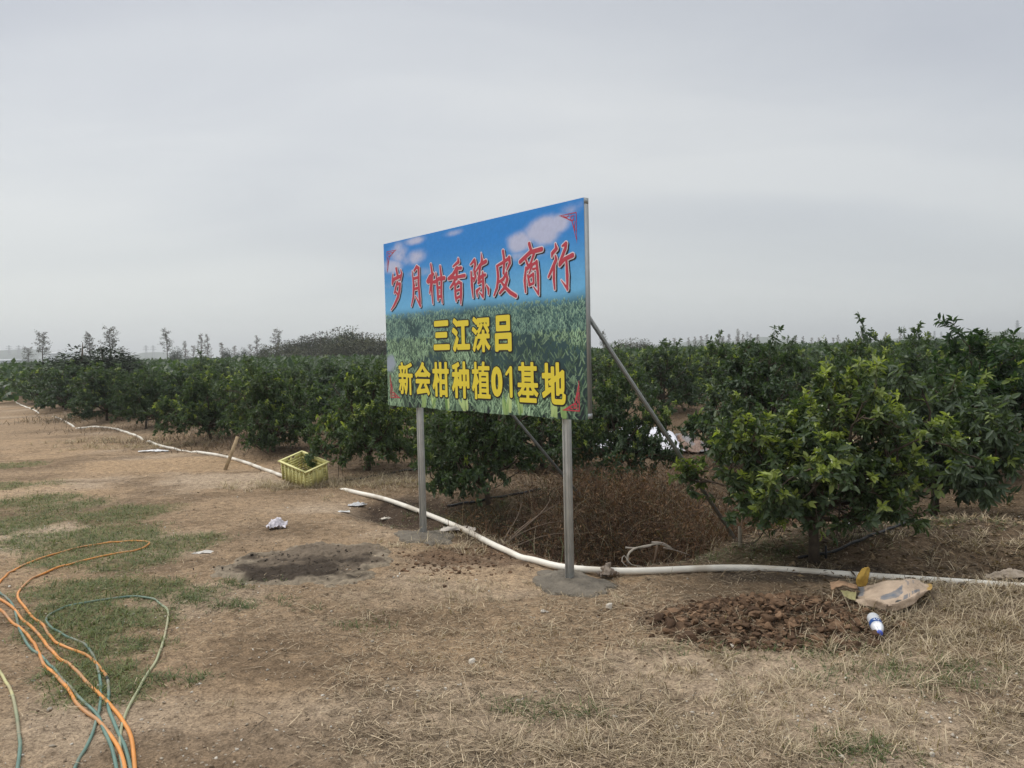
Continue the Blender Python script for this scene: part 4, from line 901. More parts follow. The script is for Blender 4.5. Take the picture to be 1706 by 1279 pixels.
def bagcol(U, V):
    x = U; y = V; c_ = np.tile(kraft, (*U.shape, 1)) * (.82 + .36 * fbm(U * 9, V * 7, 3))[..., None]
    def pt(mask, col, k=.9):
        m_ = (mask * k)[..., None]; c_[:] = c_ * (1 - m_) + np.array(col) * m_
    n_ = .05 * (fbm(U * 14, V * 14, 8) - .5)
    pt(sm(.02, 0, np.abs(y - .55 - (x - .42) * .9 + n_) - .10) * sm(.25, .27, x + n_) * sm(.52, .50, x + n_) * (.45 + .8 * fbm(U * 14, V * 14, 66, 3)), slate)
    pt(sm(.02, 0, np.abs(y - .40 - (x - .62) * .45 + n_) - .055) * sm(.50, .52, x) * sm(.80, .78, x) * (fbm(U * 60, V * 5, 7, 2) > .42), slate, .75)
    pt(sm(.91, .95, x + n_ * 1.6) * sm(.2, .4, y), ochre, .8); pt(sm(.08, .05, x + n_) * sm(.45, .5, y), slate, .8)
    pt(sm(.085, .07, np.hypot((x - .44) * 1.5, (y - .26) * .8) + n_), (.035, .045, .05))  # shade inside the torn opening, painted as a dark spot on the skin
    pt(sm(.68, .72, y) * sm(.56, .58, x) * sm(.72, .70, x) * (fbm(U * 50, V * 8, 17, 2) > .5), slate, .5)
    return c_
V, q, c_ = sheet(net, 130, 64, .062, 3.2, 4, .004, bagcol)
cb = link('cement_bag', mesh_np('cement_bag', V, q, None, c_, [M_bag])); tag(cb, 'torn empty brown paper cement bag with grey print crumpled against the white pipe', 'bag')
net = [[s2w(575, 300, Yb + .2), s2w(650, 305, Yb + .2), s2w(690, 270, Yb + .21)], [s2w(565, 230, Yb + .2), s2w(640, 220, Yb + .18), s2w(700, 210, Yb + .2)], [s2w(612, 150, Yb + .22), s2w(670, 120, Yb + .21), s2w(715, 120, Yb + .23)], [s2w(640, 112, Yb + .23), s2w(680, 104, Yb + .22), s2w(712, 108, Yb + .24)]]
V, q, c_ = sheet(net, 20, 26, .012, 4, 14, .003, lambda U, V_: np.tile(np.array([.36, .23, .05]), (*U.shape, 1)) * (.7 + .5 * fbm(U * 5, V_ * 5, 6))[..., None])
tag(link('torn_flap', mesh_np('torn_flap', V, q, None, c_, [M_bag], smooth=True), cb), 'ochre flap standing up over the pipe')
net = [[s2w(300, 350, Yb + .22), s2w(400, 310, Yb + .18), s2w(500, 320, Yb + .18), s2w(580, 340, Yb + .2)], [s2w(285, 290, Yb + .26), s2w(390, 268, Yb + .25), s2w(480, 285, Yb + .25), s2w(580, 315, Yb + .24)], [s2w(282, 262, Yb + .32), s2w(400, 252, Yb + .32), s2w(480, 275, Yb + .3), s2w(585, 305, Yb + .28)]]
V, q, c_ = sheet(net, 40, 20, .016, 4, 24, .003, lambda U, V_: np.tile(np.array([.36, .23, .14]), (*U.shape, 1)) * (.75 + .45 * fbm(U * 5, V_ * 5, 6))[..., None])
link('torn_flap', mesh_np('torn_flap', V, q, None, c_, [M_bag], smooth=True), cb)
net = [[s2w(420, 400, Yb + .10), s2w(480, 440, Yb + .06), s2w(560, 460, Yb + .03)], [s2w(390, 345, Yb + .2), s2w(470, 360, Yb + .16), s2w(570, 380, Yb + .12)]]
V, q, c_ = sheet(net, 24, 10, .014, 4, 34, .003, lambda U, V_: np.tile(np.array([.30, .27, .13]), (*U.shape, 1)) * (.7 + .5 * fbm(U * 7, V_ * 5, 6))[..., None])
link('inner_liner', mesh_np('inner_liner', V, q, None, c_, [M_bag], smooth=True), cb)

# bottle lying on the grass
pa, pb = at(1454, 1033, .035), at(1466, 1061, .033); pb[2] = float(H(pb[0], pb[1])) + .05; pa[2] = float(H(pa[0], pa[1])) + .05; d = nrm(pb - pa); L = .215
s1 = nrm(np.cross(d, [0, 0, 1])); s2 = np.cross(s1, d); AX = np.stack([s1, s2, d]); r6 = .033
prof = [(0, 0), (.022, 0), (.031, .006)] + [(r6 - .0018 * (k % 2), .012 + k * .008) for k in range(8)] + [(r6, .08), (r6, .125), (.0325, .135), (.029, .152), (.021, .172), (.0135, .185), (.0125, .192)]
m = MB(); m.lathe(prof, pa, 24, AX, (.70, .72, .76)); bt = m.build('water_bottle', M_bot, None, True); tag(bt, 'empty plastic water bottle with a blue label lying in grass below the cement bag', 'bottle')
m = MB(); m.lathe([(r6 + .0007, .082), (r6 + .0007, .122)], pa, 24, AX, (.02, .07, .24)); lb = m.build('label_band', M_print, bt, True)
m = MB(); u3 = nrm(np.array([-.25, -.75, .75])); u3 = nrm(u3 - d * (u3 @ d)); w3 = np.cross(d, u3)
for da, dl, ln, wt in ((-.010, .108, .014, .003), (-.010, .101, .003, .012), (-.004, .097, .012, .003), (.006, .108, .010, .003), (.010, .102, .003, .013), (.008, .096, .010, .003)):
    q = []
    for sa, sb in ((-1, -1), (1, -1), (1, 1), (-1, 1)):
        ph = (da + sa * wt / 2) / r6; q.append(pa + d * (dl + sb * ln / 2) + (u3 * math.cos(ph) + w3 * math.sin(ph)) * (r6 + .0016))
    m.add(q, [(0, 1, 2, 3)], col=(.75, .78, .8))
m.build('label_lettering', M_print, lb)
m = MB(); m.lathe([(.0001, .207), (.013, .207), (.0145, .205), (.0145, .190), (.0128, .189)], pa, 18, AX, (.08, .12, .48)); m.build('cap', M_print, bt, True)

# plastic film heap behind the trees, and sack of rubble
def heap(name, pxs, Yn, hts, wdt, amp, seed, colfn, label, cat, material):
    net = []
    ctr = [at(px, py) for px, py in pxs]
    for k, (o, hh_) in enumerate(((-.55, -.02), (-.38, .45), (-.1, .95), (.15, 1.0), (.4, .6), (.6, -.02))):
        net.append([c_ + [0, o * wdt, hh_ * h_ * (1 + .0 * i)] for i, (c_, h_) in enumerate(zip(ctr, hts))])
    V, q, c_ = sheet(net, 90, 40, amp, 6, seed, .004, colfn); return tag(link(name, mesh_np(name, V, q, None, c_, [material], smooth=True)), label, cat)
heap('plastic_film', [(985, 742), (1005, 742), (1040, 740), (1080, 742), (1115, 745), (1130, 747)], 0, [.03, .16, .24, .28, .22, .02], 1.0, .07, 5, lambda U, V_: np.tile(np.array([.62, .62, .68]), (*U.shape, 1)) * (.7 + .5 * fbm(U * 9, V_ * 5, 6))[..., None], 'crumpled heap of white plastic film behind the trees right of the billboard', 'plastic sheet', M_plast)
heap('rubble_sack', [(1118, 744), (1130, 745), (1145, 746), (1160, 746), (1172, 745)], 0, [.02, .17, .20, .14, .0], .9, .06, 15, lambda U, V_: np.array([.16, .155, .16]) + (np.array([.17, .095, .06]) - np.array([.16, .155, .16])) * sm(.42, .6, fbm(U * 6, V_ * 6, 2))[..., None], 'grey sack of rubble beside the white plastic film', 'sack', M_plast)
def litter(px, py, w_, d_, h_, seed, col, label, name='plastic_scrap', cat='litter'):
    c_ = at(px, py); net = []
    r_ = np.random.default_rng(seed)
    for a in range(4):
        net.append([c_ + [(b - 1.5) / 3 * w_ + r_.normal(0, w_ * .08), (a - 1.5) / 3 * d_ + r_.normal(0, d_ * .12), h_ * r_.random() * (1 if 0 < a < 3 and 0 < b < 3 else .25) + .004] for b in range(4)])
    V, q, cc_ = sheet(net, 26, 22, h_ * .5, 5, seed, .002, lambda U, V_: np.tile(np.array(col), (*U.shape, 1)) * (.65 + .6 * fbm(U * 6, V_ * 5, seed))[..., None])
    return tag(link(name, mesh_np(name, V, q, None, cc_, [M_plast], smooth=True)), label, cat, 'plastic litter on the bare ground')
litter(461, 880, .14, .16, .09, 3, (.62, .58, .62), 'crumpled white plastic scrap above the dark cement patch')
litter(338, 919, .17, .06, .02, 4, (.58, .55, .50), 'thin whitish plastic strip in the grass left of the dark cement patch')
litter(258, 753, .45, .12, .04, 5, (.66, .66, .66), 'flat white plastic scrap beside the pipe at left')
litter(595, 842, .16, .10, .05, 6, (.52, .52, .52), 'greyish plastic scrap between the yellow crate and the left post')
litter(572, 852, .15, .06, .02, 7, (.62, .62, .60), 'narrow white plastic scrap lower left of the greyish one')
litter(645, 864, .12, .06, .02, 8, (.55, .50, .42), 'pale scrap on bare ground just left of the left post')
litter(765, 886, .30, .16, .05, 9, (.45, .40, .34), 'torn translucent film lying against the pipe right of the left post')
litter(738, 1052, .001, .001, .001, 10, (.4, .4, .4), 'x') if False else None
litter(1418, 876, .05, .03, .05, 11, (.75, .75, .75), 'tiny white tag on the bank right of the yellow-tipped tree trunk')
litter(1680, 962, .26, .10, .06, 12, (.42, .33, .24), 'brown paper scrap behind the pipe at the right edge')
litter(1010, 962, .12, .10, .12, 13, (.20, .15, .11), 'crumpled brownish scrap under the pipe right of the right post')

# stones one can tell apart
def rock(r_, rad, sq=.7, sub=2):
    import bmesh
    b2 = bmesh.new(); bmesh.ops.create_icosphere(b2, subdivisions=sub, radius=1); V = np.array([v.co[:] for v in b2.verts]); T = np.array([[v.index for v in f.verts] for f in b2.faces]); b2.free()
    s_ = r_.integers(1000); n_ = fbm(V[:, 0] * 1.3 + 5 + V[:, 2], V[:, 1] * 1.3 + 7 - V[:, 2] * .7, int(s_), 3); V = V * (.65 + .7 * n_)[:, None]
    for _ in range(7): pn = nrm(r_.normal(size=3)); V = V - np.maximum(0, V @ pn - r_.uniform(.22, .56))[:, None] * pn
    V = V * [1, r_.uniform(.7, 1), sq] * rad * 1.45; a = r_.uniform(0, 6.28); ca, sa = math.cos(a), math.sin(a)
    return V @ np.array([[ca, sa, 0], [-sa, ca, 0], [0, 0, 1]]), T
r7 = np.random.default_rng(44)
for px, py, rad, lab in ((785, 1102, .021, 'whitish stone on the straw in the middle foreground'), (1016, 1018, .024, 'pale flat stone at the foot of the right footing'), (905, 1021, .018, 'pale stone just left of the right footing'), (1222, 1080, .028, 'tan stone at the lower left edge of the clod heap'), (1555, 1255, .014, 'white pebble at the bottom right')):
    V, T = rock(r7, rad, .75, 3); p = at(px, py); m = MB(); m.add(V + p + [0, 0, rad * .35], (), T, (.50, .45, .38)); tag(m.build('stone', M_stone, None, True), lab, 'stone', 'single pale stones on the ground')

# ------------------------------------------------------------------ uncountable ground cover
def ribbons(P, D, L, Wd, bend, col, seg=3):
    """thin bent blades"""
    D = nrm(D); n = len(P); S_ = nrm(np.cross(D, np.array([0, 0, 1.]) + 1e-3 * np.random.default_rng(1).normal(size=(n, 3)))); V = []
    for k in range(seg + 1):
        f = k / seg; c_ = P + D * (L * f)[:, None] + bend * (f * f * L)[:, None]; w = (Wd * (1 - f) ** .6 * .5)[:, None]
        V += [c_ - S_ * w, c_ + S_ * w] if k < seg else [c_]
    V = np.stack(V, 1); k = V.shape[1]; o = (np.arange(n) * k)[:, None]
    Q = np.concatenate([o + np.array((2 * a, 2 * a + 1, 2 * a + 3, 2 * a + 2)) for a in range(seg - 1)]) if seg > 1 else np.zeros((0, 4), int)
    return V.reshape(-1, 3), Q, o + np.array((2 * seg - 2, 2 * seg - 1, 2 * seg)), np.repeat(col, k, 0)
def stuff(name, parts, material, label):
    V, Q, T, Cc, n = [], [], [], [], 0
    for v, q, t_, c_ in parts: V.append(v); Q.append(q + n); T.append(t_ + n); Cc.append(c_); n += len(v)
    o = link(name, mesh_np(name, np.concatenate(V), np.concatenate(Q), np.concatenate(T), np.concatenate(Cc), [material])); o['kind'] = 'stuff'; o['label'] = label; return o
g = np.random.default_rng(77)
def scatter(n, x0=-7.5, x1=7, y0=2.3, y1=13, k=1.0):
    y = y0 + (y1 - y0) * g.random(n) ** 1.5; x = (g.uniform(-1, 1, n)) * (1.2 + y * .78); return x, y
def mixcol(n, a, b, p=1.0): t_ = g.random((n, 1)) ** p; return np.array(a) * (1 - t_) + np.array(b) * t_
# straw lying flat
x, y = scatter(240000); u1, v1 = rowcoord(x, y)
dens = sm(.36, .66, fbm(x * .8, y * 1.1, 201, 4)) * .85 + .05; dens *= (1 - .75 * grass_mask(x, y)) * np.where(v1 > .3, .5, 1) * (.40 + .60 * sm(-2.2, .8, x)); dens = np.where((x < -.9) & (y < 4.2), dens * .45, dens)
hp_ = flat_at(1290, 1040); dens *= 1 - .9 * np.exp(-(((x - hp_[0]) / .6) ** 2 + ((y - hp_[1]) / .35) ** 2)); cp_ = flat_at(515, 940); dens *= 1 - .95 * np.exp(-(((x - cp_[0]) / .75) ** 2 + ((y - cp_[1]) / .55) ** 2))
k = g.random(len(x)) < dens; x, y = x[k], y[k]; n = len(x); az = g.uniform(0, 6.28, n) + .6 * np.sin(x * 2); up_ = np.abs(g.normal(0, .13, n)); D = np.stack([np.cos(az), np.sin(az), up_], -1); L = g.gamma(2.0, .017, n) + .012
clump = (fbm(x * 2.5, y * 2.5, 55, 3) > .58); L = np.where(clump, L * 1.6, L); lo_ = g.random(n) < .03; L = np.where(lo_, L * 2.6, L); sk = mixcol(n, (.15, .108, .068), (.55, .44, .305), 1.3); dk = g.random(n) < .16; sk[dk] = mixcol(dk.sum(), (.05, .038, .026), (.13, .095, .06))
parts = [ribbons(np.stack([x, y, H(x, y) + .004 + .012 * g.random(n)], -1), D, L, g.uniform(.0020, .0058, n), np.stack([g.normal(0, .16, n), g.normal(0, .16, n), -up_ * .9], -1), sk * g.uniform(.75, 1.1, (n, 1)))]
stuff('straw_litter', parts, M_straw, 'pale straw and dead grass strewn over the bare ground')
# dry standing tufts
def tufts(cx_, cy_, per, Lm, spread, fan, ca, cb, wd=(.0018, .004)):
    n = len(cx_) * per; x = np.repeat(cx_, per) + g.normal(0, spread, n); y = np.repeat(cy_, per) + g.normal(0, spread, n); az = g.uniform(0, 6.28, n); D = np.stack([np.cos(az) * fan * g.random(n), np.sin(az) * fan * g.random(n), np.ones(n)], -1)
    sc = np.repeat(g.uniform(.55, 1.25, len(cx_)), per); b_ = np.stack([np.cos(az) * .5, np.sin(az) * .5, np.full(n, -.45)], -1) * g.uniform(.3, 1.3, (n, 1))
    return ribbons(np.stack([x, y, H(x, y) - .005], -1), D, Lm * sc * g.uniform(.4, 1.15, n), g.uniform(*wd, n), b_, mixcol(n, ca, cb), 3)
def blob(px, py, a, b, n): c_ = flat_at(px, py); return c_[0] + g.normal(0, a, n), c_[1] + g.normal(0, b, n)
parts = []
for px, py, a, b, n, L in [(1600, 1075, .5, .25, 190, .12), (1660, 1010, .4, .2, 110, .12), (1480, 1150, .5, .22, 25, .09), (1640, 1200, .4, .25, 45, .09), (560, 806, .55, .12, 130, .14), (640, 812, .35, .12, 60, .13), (500, 812, .4, .1, 70, .13), (250, 745, .8, .25, 110, .15), (200, 735, .7, .4, 80, .16),
                            (1150, 1130, .5, .25, 50, .08), (950, 1080, .6, .3, 50, .07), (1330, 1180, .5, .2, 60, .09), (1640, 935, .4, .15, 60, .11), (1660, 890, .4, .2, 40, .11), (760, 905, .3, .15, 50, .10), (700, 815, .5, .3, 60, .12), (860, 990, .5, .2, 40, .07), (1250, 1250, .4, .15, 50, .08), (1020, 1240, .4, .12, 50, .08)]:
    x, y = blob(px, py, a, b, n); parts.append(tufts(x, y, 20, L * 1.15, .028, 1.5, (.17, .125, .08), (.56, .465, .325), (.0026, .006)))
stuff('dry_grass', parts, M_straw, 'dry tan grass tufts along the pipe and the right foreground')
# green grass
x, y = scatter(220000, y1=17); k = (g.random(len(x)) < grass_mask(x, y) * (.4 + 1.0 * fbm(x * 3.1, y * 3.1, 301, 3))); x, y = x[k], y[k]
parts = [tufts(x, y, 5, .065, .022, 1.6, (.045, .078, .024), (.20, .22, .085), (.003, .0065))]
for px, py, a, b, n in [(1500, 1120, .25, .10, 60), (1380, 1085, .2, .06, 50), (1540, 1130, .25, .1, 60), (1440, 1255, .12, .05, 50), (420, 1010, .22, .06, 50), (350, 1000, .2, .08, 60), (1180, 1085, .15, .05, 20), (960, 1185, .15, .06, 30), (880, 1170, .12, .04, 25), (1290, 925, .45, .12, 200), (790, 850, .35, .3, 160), (600, 1040, .1, .05, 20), (300, 1130, .1, .04, 25), (410, 975, .15, .08, 40), (1560, 905, .4, .12, 90)]:
    x, y = blob(px, py, a, b, n); parts.append(tufts(x, y, 8, .07, .02, 1.4, (.05, .08, .028), (.15, .18, .07), (.003, .006)))
stuff('green_grass', parts, M_grass, 'low green grass in patches on the track')
# brown weeds choking the ditch
def along(pts, n, sp_): 
    pts = np.array(pts); k = g.random(n) * (len(pts) - 1); i = np.minimum(k.astype(int), len(pts) - 2); f = (k - i)[:, None]; q = pts[i] * (1 - f) + pts[i + 1] * f + g.normal(0, sp_, (n, 2)); return q[:, 0], q[:, 1]
parts = []
for pts, n, sp_, Lm in (([(.75, 6.35), (1.35, 6.9), (1.9, 7.3)], 5200, .30, .60), (DITCH1[1:], 1300, .2, .36), ([(.25, 7.0), (.9, 7.6), (1.6, 8.1)], 3000, .34, .52), (DITCH2[1:3], 900, .3, .45)):
    x, y = along(pts, n, sp_); D = np.stack([g.normal(0, .42, n), g.normal(0, .42, n), np.ones(n)], -1); b_ = np.stack([g.normal(0, .6, n), g.normal(0, .6, n), -g.uniform(.1, .9, n)], -1)
    L = Lm * g.uniform(.3, 1.25, n); col = mixcol(n, (.026, .016, .010), (.165, .085, .043), 1.5) * (.45 + 1.1 * fbm(x * 2.2, y * 2.2, 71, 3)[:, None]); gk = g.random(n) < .07; col[gk] = mixcol(gk.sum(), (.04, .06, .025), (.10, .12, .05)); pk = g.random(n) < .12; col[pk] = mixcol(pk.sum(), (.26, .20, .13), (.42, .35, .24))
    parts.append(ribbons(np.stack([x, y, H(x, y) - .01], -1), D, L, g.uniform(.002, .0065, n), b_, col, 4))
    kk = g.random(n) < .8; xx, yy = x[kk], y[kk]; m_ = len(xx); zz = H(xx, yy) + L[kk] * g.uniform(.2, .8, m_); P_ = np.stack([xx + D[kk, 0] * L[kk] * .4, yy + D[kk, 1] * L[kk] * .4, zz], -1)
    parts.append(leaves(P_, g.normal(size=(m_, 3)) + [0, 0, -.8], g.normal(size=(m_, 3)), g.uniform(.02, .06, m_), g.uniform(.006, .016, m_), mixcol(m_, (.06, .035, .02), (.20, .115, .06)), False))
stuff('dead_weeds', parts, M_straw, 'tangle of dead reddish-brown weeds filling the ditch behind the right post')
# fallen leaves and litter under the trees, dry fronds
x, y = scatter(60000, y0=4.5, y1=22); u1, v1 = rowcoord(x, y); k = (v1 > -.7) & (g.random(len(x)) < .75 * sm(-.8, .6, v1)); x, y = x[k], y[k]; n = len(x)
parts = [leaves(np.stack([x, y, H(x, y) + .006 + .02 * g.random(n)], -1), g.normal(size=(n, 3)) * [1, 1, .25], np.tile(np.array([0, 0, 1.]), (n, 1)) + g.normal(0, .3, (n, 3)), g.uniform(.03, .08, n), g.uniform(.012, .03, n), mixcol(n, (.055, .038, .024), (.27, .19, .11), 1.4), False)]
n = 9000; k = g.integers(0, len(x), n); az = g.uniform(0, 6.28, n); parts.append(ribbons(np.stack([x[k], y[k], H(x[k], y[k]) + .01], -1), np.stack([np.cos(az), np.sin(az), g.uniform(0, .5, n)], -1), g.uniform(.06, .25, n), g.uniform(.002, .005, n), np.stack([g.normal(0, .3, n)] * 2 + [-g.uniform(0, .4, n)], -1), mixcol(n, (.08, .055, .035), (.36, .27, .17))))
c_ = flat_at(150, 700); n = 1100; xx, yy = c_[0] + g.normal(0, .75, n), c_[1] + g.normal(0, .5, n); parts.append(ribbons(np.stack([xx, yy, H(xx, yy)], -1), np.stack([g.normal(0, .7, n), g.normal(0, .5, n), np.ones(n)], -1), g.uniform(.25, .75, n), g.uniform(.008, .02, n), np.stack([g.normal(0, .5, n), g.normal(0, .5, n), -g.uniform(.4, 1.1, n)], -1), mixcol(n, (.10, .075, .055), (.26, .20, .14))))
for px, py, a, b, n in ((300, 735, .9, .35, 900), (390, 748, .6, .3, 700), (660, 745, .7, .4, 900), (560, 772, .5, .3, 500), (210, 715, .9, .5, 800), (720, 730, .6, .5, 500), (1120, 770, .6, .5, 500), (1010, 810, .5, .3, 500)):
    xx, yy = blob(px, py, a, b, n); parts.append(ribbons(np.stack([xx, yy, H(xx, yy)], -1), np.stack([g.normal(0, .7, n), g.normal(0, .6, n), np.ones(n)], -1), g.uniform(.10, .38, n), g.uniform(.004, .011, n), np.stack([g.normal(0, .6, n), g.normal(0, .6, n), -g.uniform(.3, 1.0, n)], -1), mixcol(n, (.05, .034, .023), (.20, .135, .085), 1.5)))
stuff('leaf_litter', parts, M_straw, 'brown fallen leaves, twigs and dry fronds under the orchard trees')
# clods and gravel
def lumps(name, xs, ys, rads, lift, cols, label, material, sq=.7, sub=2, protos=14):
    r_ = np.random.default_rng(5); pr = [rock(r_, 1.0, sq, sub) for _ in range(protos)]; V, T, Cc, n = [], [], [], 0
    zz = H(xs, ys) + lift
    for i in range(len(xs)):
        v, t_ = pr[i % protos]; a = r_.uniform(0, 6.28); ca, sa = math.cos(a), math.sin(a); v = (v * r_.uniform(.75, 1.25, 3)) @ np.array([[ca, sa, 0], [-sa, ca, 0], [0, 0, 1]]); V.append(v * rads[i] + [xs[i], ys[i], zz[i]]); T.append(t_ + n); Cc.append(np.broadcast_to(cols[i], v.shape)); n += len(v)
    o = link(name, mesh_np(name, np.concatenate(V), None, np.concatenate(T), np.concatenate(Cc), [material])); o['kind'] = 'stuff'; o['label'] = label
c_ = HEAP + [0.0, -.03]; n = 3200; a = g.uniform(0, 6.28, n); rr_ = np.sqrt(g.random(n)); wob = .8 + .4 * fbm(np.cos(a) * 2, np.sin(a) * 2, 6, 3); xs = c_[0] + np.cos(a) * rr_ * .68 * wob; ys = c_[1] + np.sin(a) * rr_ * .47 * wob; ht = .02 * np.clip(1 - rr_ ** 2, 0, 1) * g.random(n); rad = g.gamma(1.9, .0058, n).clip(.003, .044)
ex_ = 240; b2x, b2y = blob(820, 920, .36, .16, 420); b3x, b3y = blob(1180, 1040, .35, .25, 160); b4x, b4y = blob(760, 945, .35, .16, 240)
xs = np.r_[xs, b2x, b3x, b4x]; ys = np.r_[ys, b2y, b3y, b4y]; n2 = 820; rad = np.r_[rad, g.gamma(2.2, .0034, n2).clip(.003, .017)]; ht = np.r_[ht, np.zeros(n2)]
lumps('soil_clods', xs, ys, rad, ht + rad * .05, mixcol(len(xs), (.066, .040, .025), (.21, .130, .078), 1.3), 'heap of freshly dug dark brown clods below the yellow-tipped tree', M_clod, .72, 3, 40)
n = 2600; a = g.uniform(0, 6.28, n); rr_ = np.sqrt(g.random(n)); xs = HEAP[0] + np.cos(a) * rr_ * .82; ys = HEAP[1] + np.sin(a) * rr_ * .48
lumps('soil_crumbs', xs, ys, g.gamma(2, .0022, n).clip(.002, .010), np.full(n, .004), mixcol(n, (.055, .035, .023), (.20, .13, .082)), 'fine brown soil crumbs around the clod heap', M_clod, .7, 1)
x, y = scatter(7000, y1=9); k = g.random(len(x)) < sm(.44, .62, fbm(x * .9, y * 1.3, 401, 3)) * .8 + .05; x, y = x[k], y[k]; bx, by = blob(1330, 1190, .9, .2, 420); cx2, cy2 = blob(20, 900, .5, .6, 260); x, y = np.r_[x, bx, cx2], np.r_[y, by, cy2]; n = len(x)
lumps('gravel', x, y, g.gamma(2.2, .0021, n).clip(.0025, .013), np.full(n, .002), mixcol(n, (.26, .21, .15), (.60, .56, .49)), 'small pale pebbles scattered on the track', M_stone, .65, 1)
x, y = scatter(42000, y1=10); k = (g.random(len(x)) < .35 + .65 * sm(.4, .65, fbm(x * 1.3, y * 1.6, 501, 3))) & (np.hypot((x - HEAP[0]) / .7, (y - HEAP[1]) / .4) > 1); x, y = x[k], y[k]; n = len(x)
lumps('soil_grains', x, y, g.gamma(1.8, .0020, n).clip(.0018, .012), np.full(n, .001), mixcol(n, (.13, .092, .058), (.46, .36, .255), 1.1), 'loose grains and crumbs of dry soil on the bare ground', M_stone, .7, 1)
# mixing patch of wet cement and sand
c_ = flat_at(512, 943); nx_, ny_ = 260, 200; X, Y = np.meshgrid(np.linspace(-1.15, 1.15, nx_), np.linspace(-.85, .85, ny_)); e = 1 - np.hypot(X / .80, Y / .60) + .95 * (fbm(X * 2.6, Y * 2.6, 9, 5, .6) - .5); wx, wy = X + c_[0] + .25 * Y * 0, Y + c_[1]
Z = H(wx, wy) - .02 + .034 * sm(-.06, .30, e) + .075 * sm(.05, .3, e) * (fbm(wx * 8, wy * 8, 19, 5, .65) - .45) + .02 * np.exp(-((e - .16) / .1) ** 2) * fbm(wx * 15, wy * 15, 29, 3)
t_ = fbm(wx * 2.2, wy * 5, 39, 4)[..., None]; colp = np.array([.052, .040, .030]) * (1 - sm(.42, .62, t_)) + np.array([.155, .122, .090]) * sm(.42, .62, t_); k = sm(.36, .12, e + .30 * (fbm(X * 9, Y * 9, 49, 3) - .5))[..., None]; colp = colp * (1 - k) + np.array([.25, .205, .15]) * k
i_, j_ = np.meshgrid(np.arange(ny_ - 1), np.arange(nx_ - 1), indexing='ij'); k = i_ * nx_ + j_; tag(link('mortar_patch', mesh_np('mortar_patch', np.stack([wx, wy, Z], -1).reshape(-1, 3), np.stack([k, k + 1, k + nx_ + 1, k + nx_], -1).reshape(-1, 4), None, colp.reshape(-1, 3), [M_clod], smooth=True)), 'dark wet patch of mixed cement and sand on the bare ground left of the posts', 'cement patch')

x, y = blob(515, 942, .38, .24, 220); k = np.hypot((x - c_[0]) / .85, (y - c_[1]) / .62) < 1.05; x, y = x[k], y[k]; n = len(x)
lumps('mortar_crumbs', x, y, g.gamma(2.0, .0026, n).clip(.0025, .014), np.full(n, .022), mixcol(n, (.045, .037, .030), (.11, .09, .07)), 'dark damp crumbs on the cement patch', M_clod)
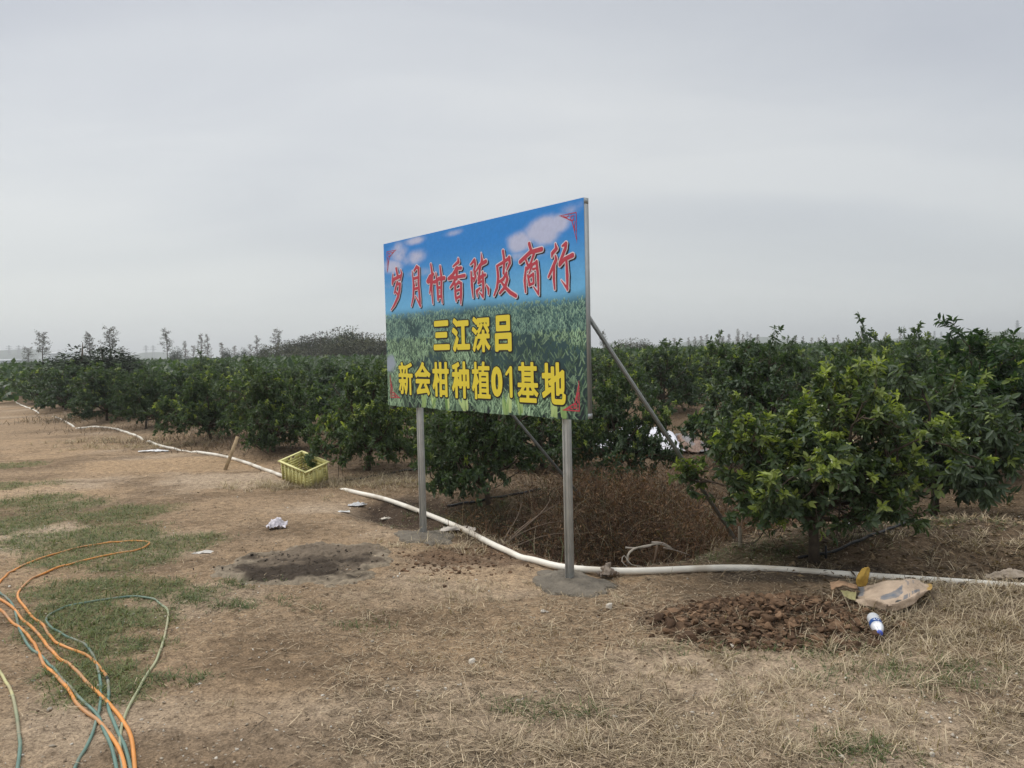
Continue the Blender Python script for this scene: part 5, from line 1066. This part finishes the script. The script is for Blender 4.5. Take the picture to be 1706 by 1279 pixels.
# dead wood by the pipe
def branch(name, pts_list, col, label, rad=.012):
    m = MB()
    for pts, r0, r1 in pts_list: P = spline([at(px, py, dz) for px, py, dz in pts], .04); m.tube(P, np.linspace(r0, r1, len(P)), 6, np.tile(np.array(col), (len(P), 1)) * g.uniform(.8, 1.2, (len(P), 1)))
    tag(m.build(name, M_dead, None, True), label, 'branch', 'dead branches beside the pipe')
Yd = 5.75
m = MB()
for pts, r0, r1, cl in [([(1046, 938, 0), (1046, 925, 0), (1055, 915, .04), (1078, 909, .08), (1100, 906, .1), (1120, 914, .1)], .010, .006, (.42, .37, .30)), ([(1042, 912, .05), (1060, 913, .06), (1085, 909, .08)], .008, .005, (.40, .35, .29)), ([(1086, 904, .1), (1105, 905, .1), (1122, 915, .1)], .011, .004, (.36, .31, .26)),
                         ([(1095, 908, .08), (1092, 925, .04), (1088, 942, 0)], .010, .006, (.14, .10, .07)), ([(1105, 912, .08), (1130, 918, .1), (1150, 925, .12)], .006, .003, (.30, .25, .2)), ([(1046, 945, -.05), (1036, 935, -.04), (1040, 925, 0), (1052, 940, -.06), (1080, 945, -.05)], .004, .003, (.40, .36, .30))]:
    P = spline([depth_at(px, py, Yd + o_) for px, py, o_ in pts], .03); m.tube(P, np.linspace(r0, r1, len(P)), 6, cl)
tag(m.build('dead_branch', M_dead, None, True), 'pale bent dead branch looped over the pipe in front of the brown weeds', 'branch', 'dead branches beside the pipe')
m = MB()
for pts in [[(818, 930, -.3), (840, 905, 0), (880, 870, .3), (935, 835, .7)], [(822, 932, -.3), (850, 900, 0), (900, 875, .3), (960, 865, .6)], [(826, 925, -.3), (842, 895, .1), (862, 860, .5), (870, 835, .8)], [(835, 925, -.2), (870, 905, 0), (920, 890, .2), (975, 888, .4)], [(824, 928, -.3), (858, 892, 0), (905, 850, .5), (925, 815, .9)]]:
    P = spline([depth_at(px, py, 6.55 + o_) for px, py, o_ in pts], .04); m.tube(P, np.linspace(.010, .003, len(P)), 5, (.15, .11, .08))
tag(m.build('dead_branch', M_dead, None, True), 'fan of dark dead twigs lying across the pipe between the two posts', 'branch', 'dead branches beside the pipe')

# ------------------------------------------------------------------ haze
m = MB(); m.box((0, 1700, 30.5), (7000, 3900, 65))
hm = bpy.data.materials.new('haze'); hm.use_nodes = True; nt = hm.node_tree; nt.nodes.clear(); o = nd(nt, 'ShaderNodeOutputMaterial'); pv = nd(nt, 'ShaderNodeVolumePrincipled')
pv.inputs['Color'].default_value = (.95, .98, 1, 1); pv.inputs['Density'].default_value = .0008; pv.inputs['Anisotropy'].default_value = .3; lk(nt, pv.outputs[0], o.inputs['Volume'])
o = link('haze', bpy.data.meshes.new_from_object(bpy.data.objects.new('h', m.mesh('haze', [hm])))); o['kind'] = 'stuff'; o.display_type = 'WIRE'
S.cycles.max_bounces = 10; S.cycles.diffuse_bounces = 6; S.cycles.glossy_bounces = 2; S.cycles.transmission_bounces = 4; S.cycles.volume_bounces = 0; S.cycles.transparent_max_bounces = 6
S.cycles.use_denoising = True; S.cycles.denoiser = 'OPENIMAGEDENOISE'; S.cycles.denoising_input_passes = 'RGB_ALBEDO_NORMAL'; S.cycles.denoising_prefilter = 'ACCURATE'
print('objects', len(S.objects), 'faces', sum(len(me.polygons) for me in bpy.data.meshes))
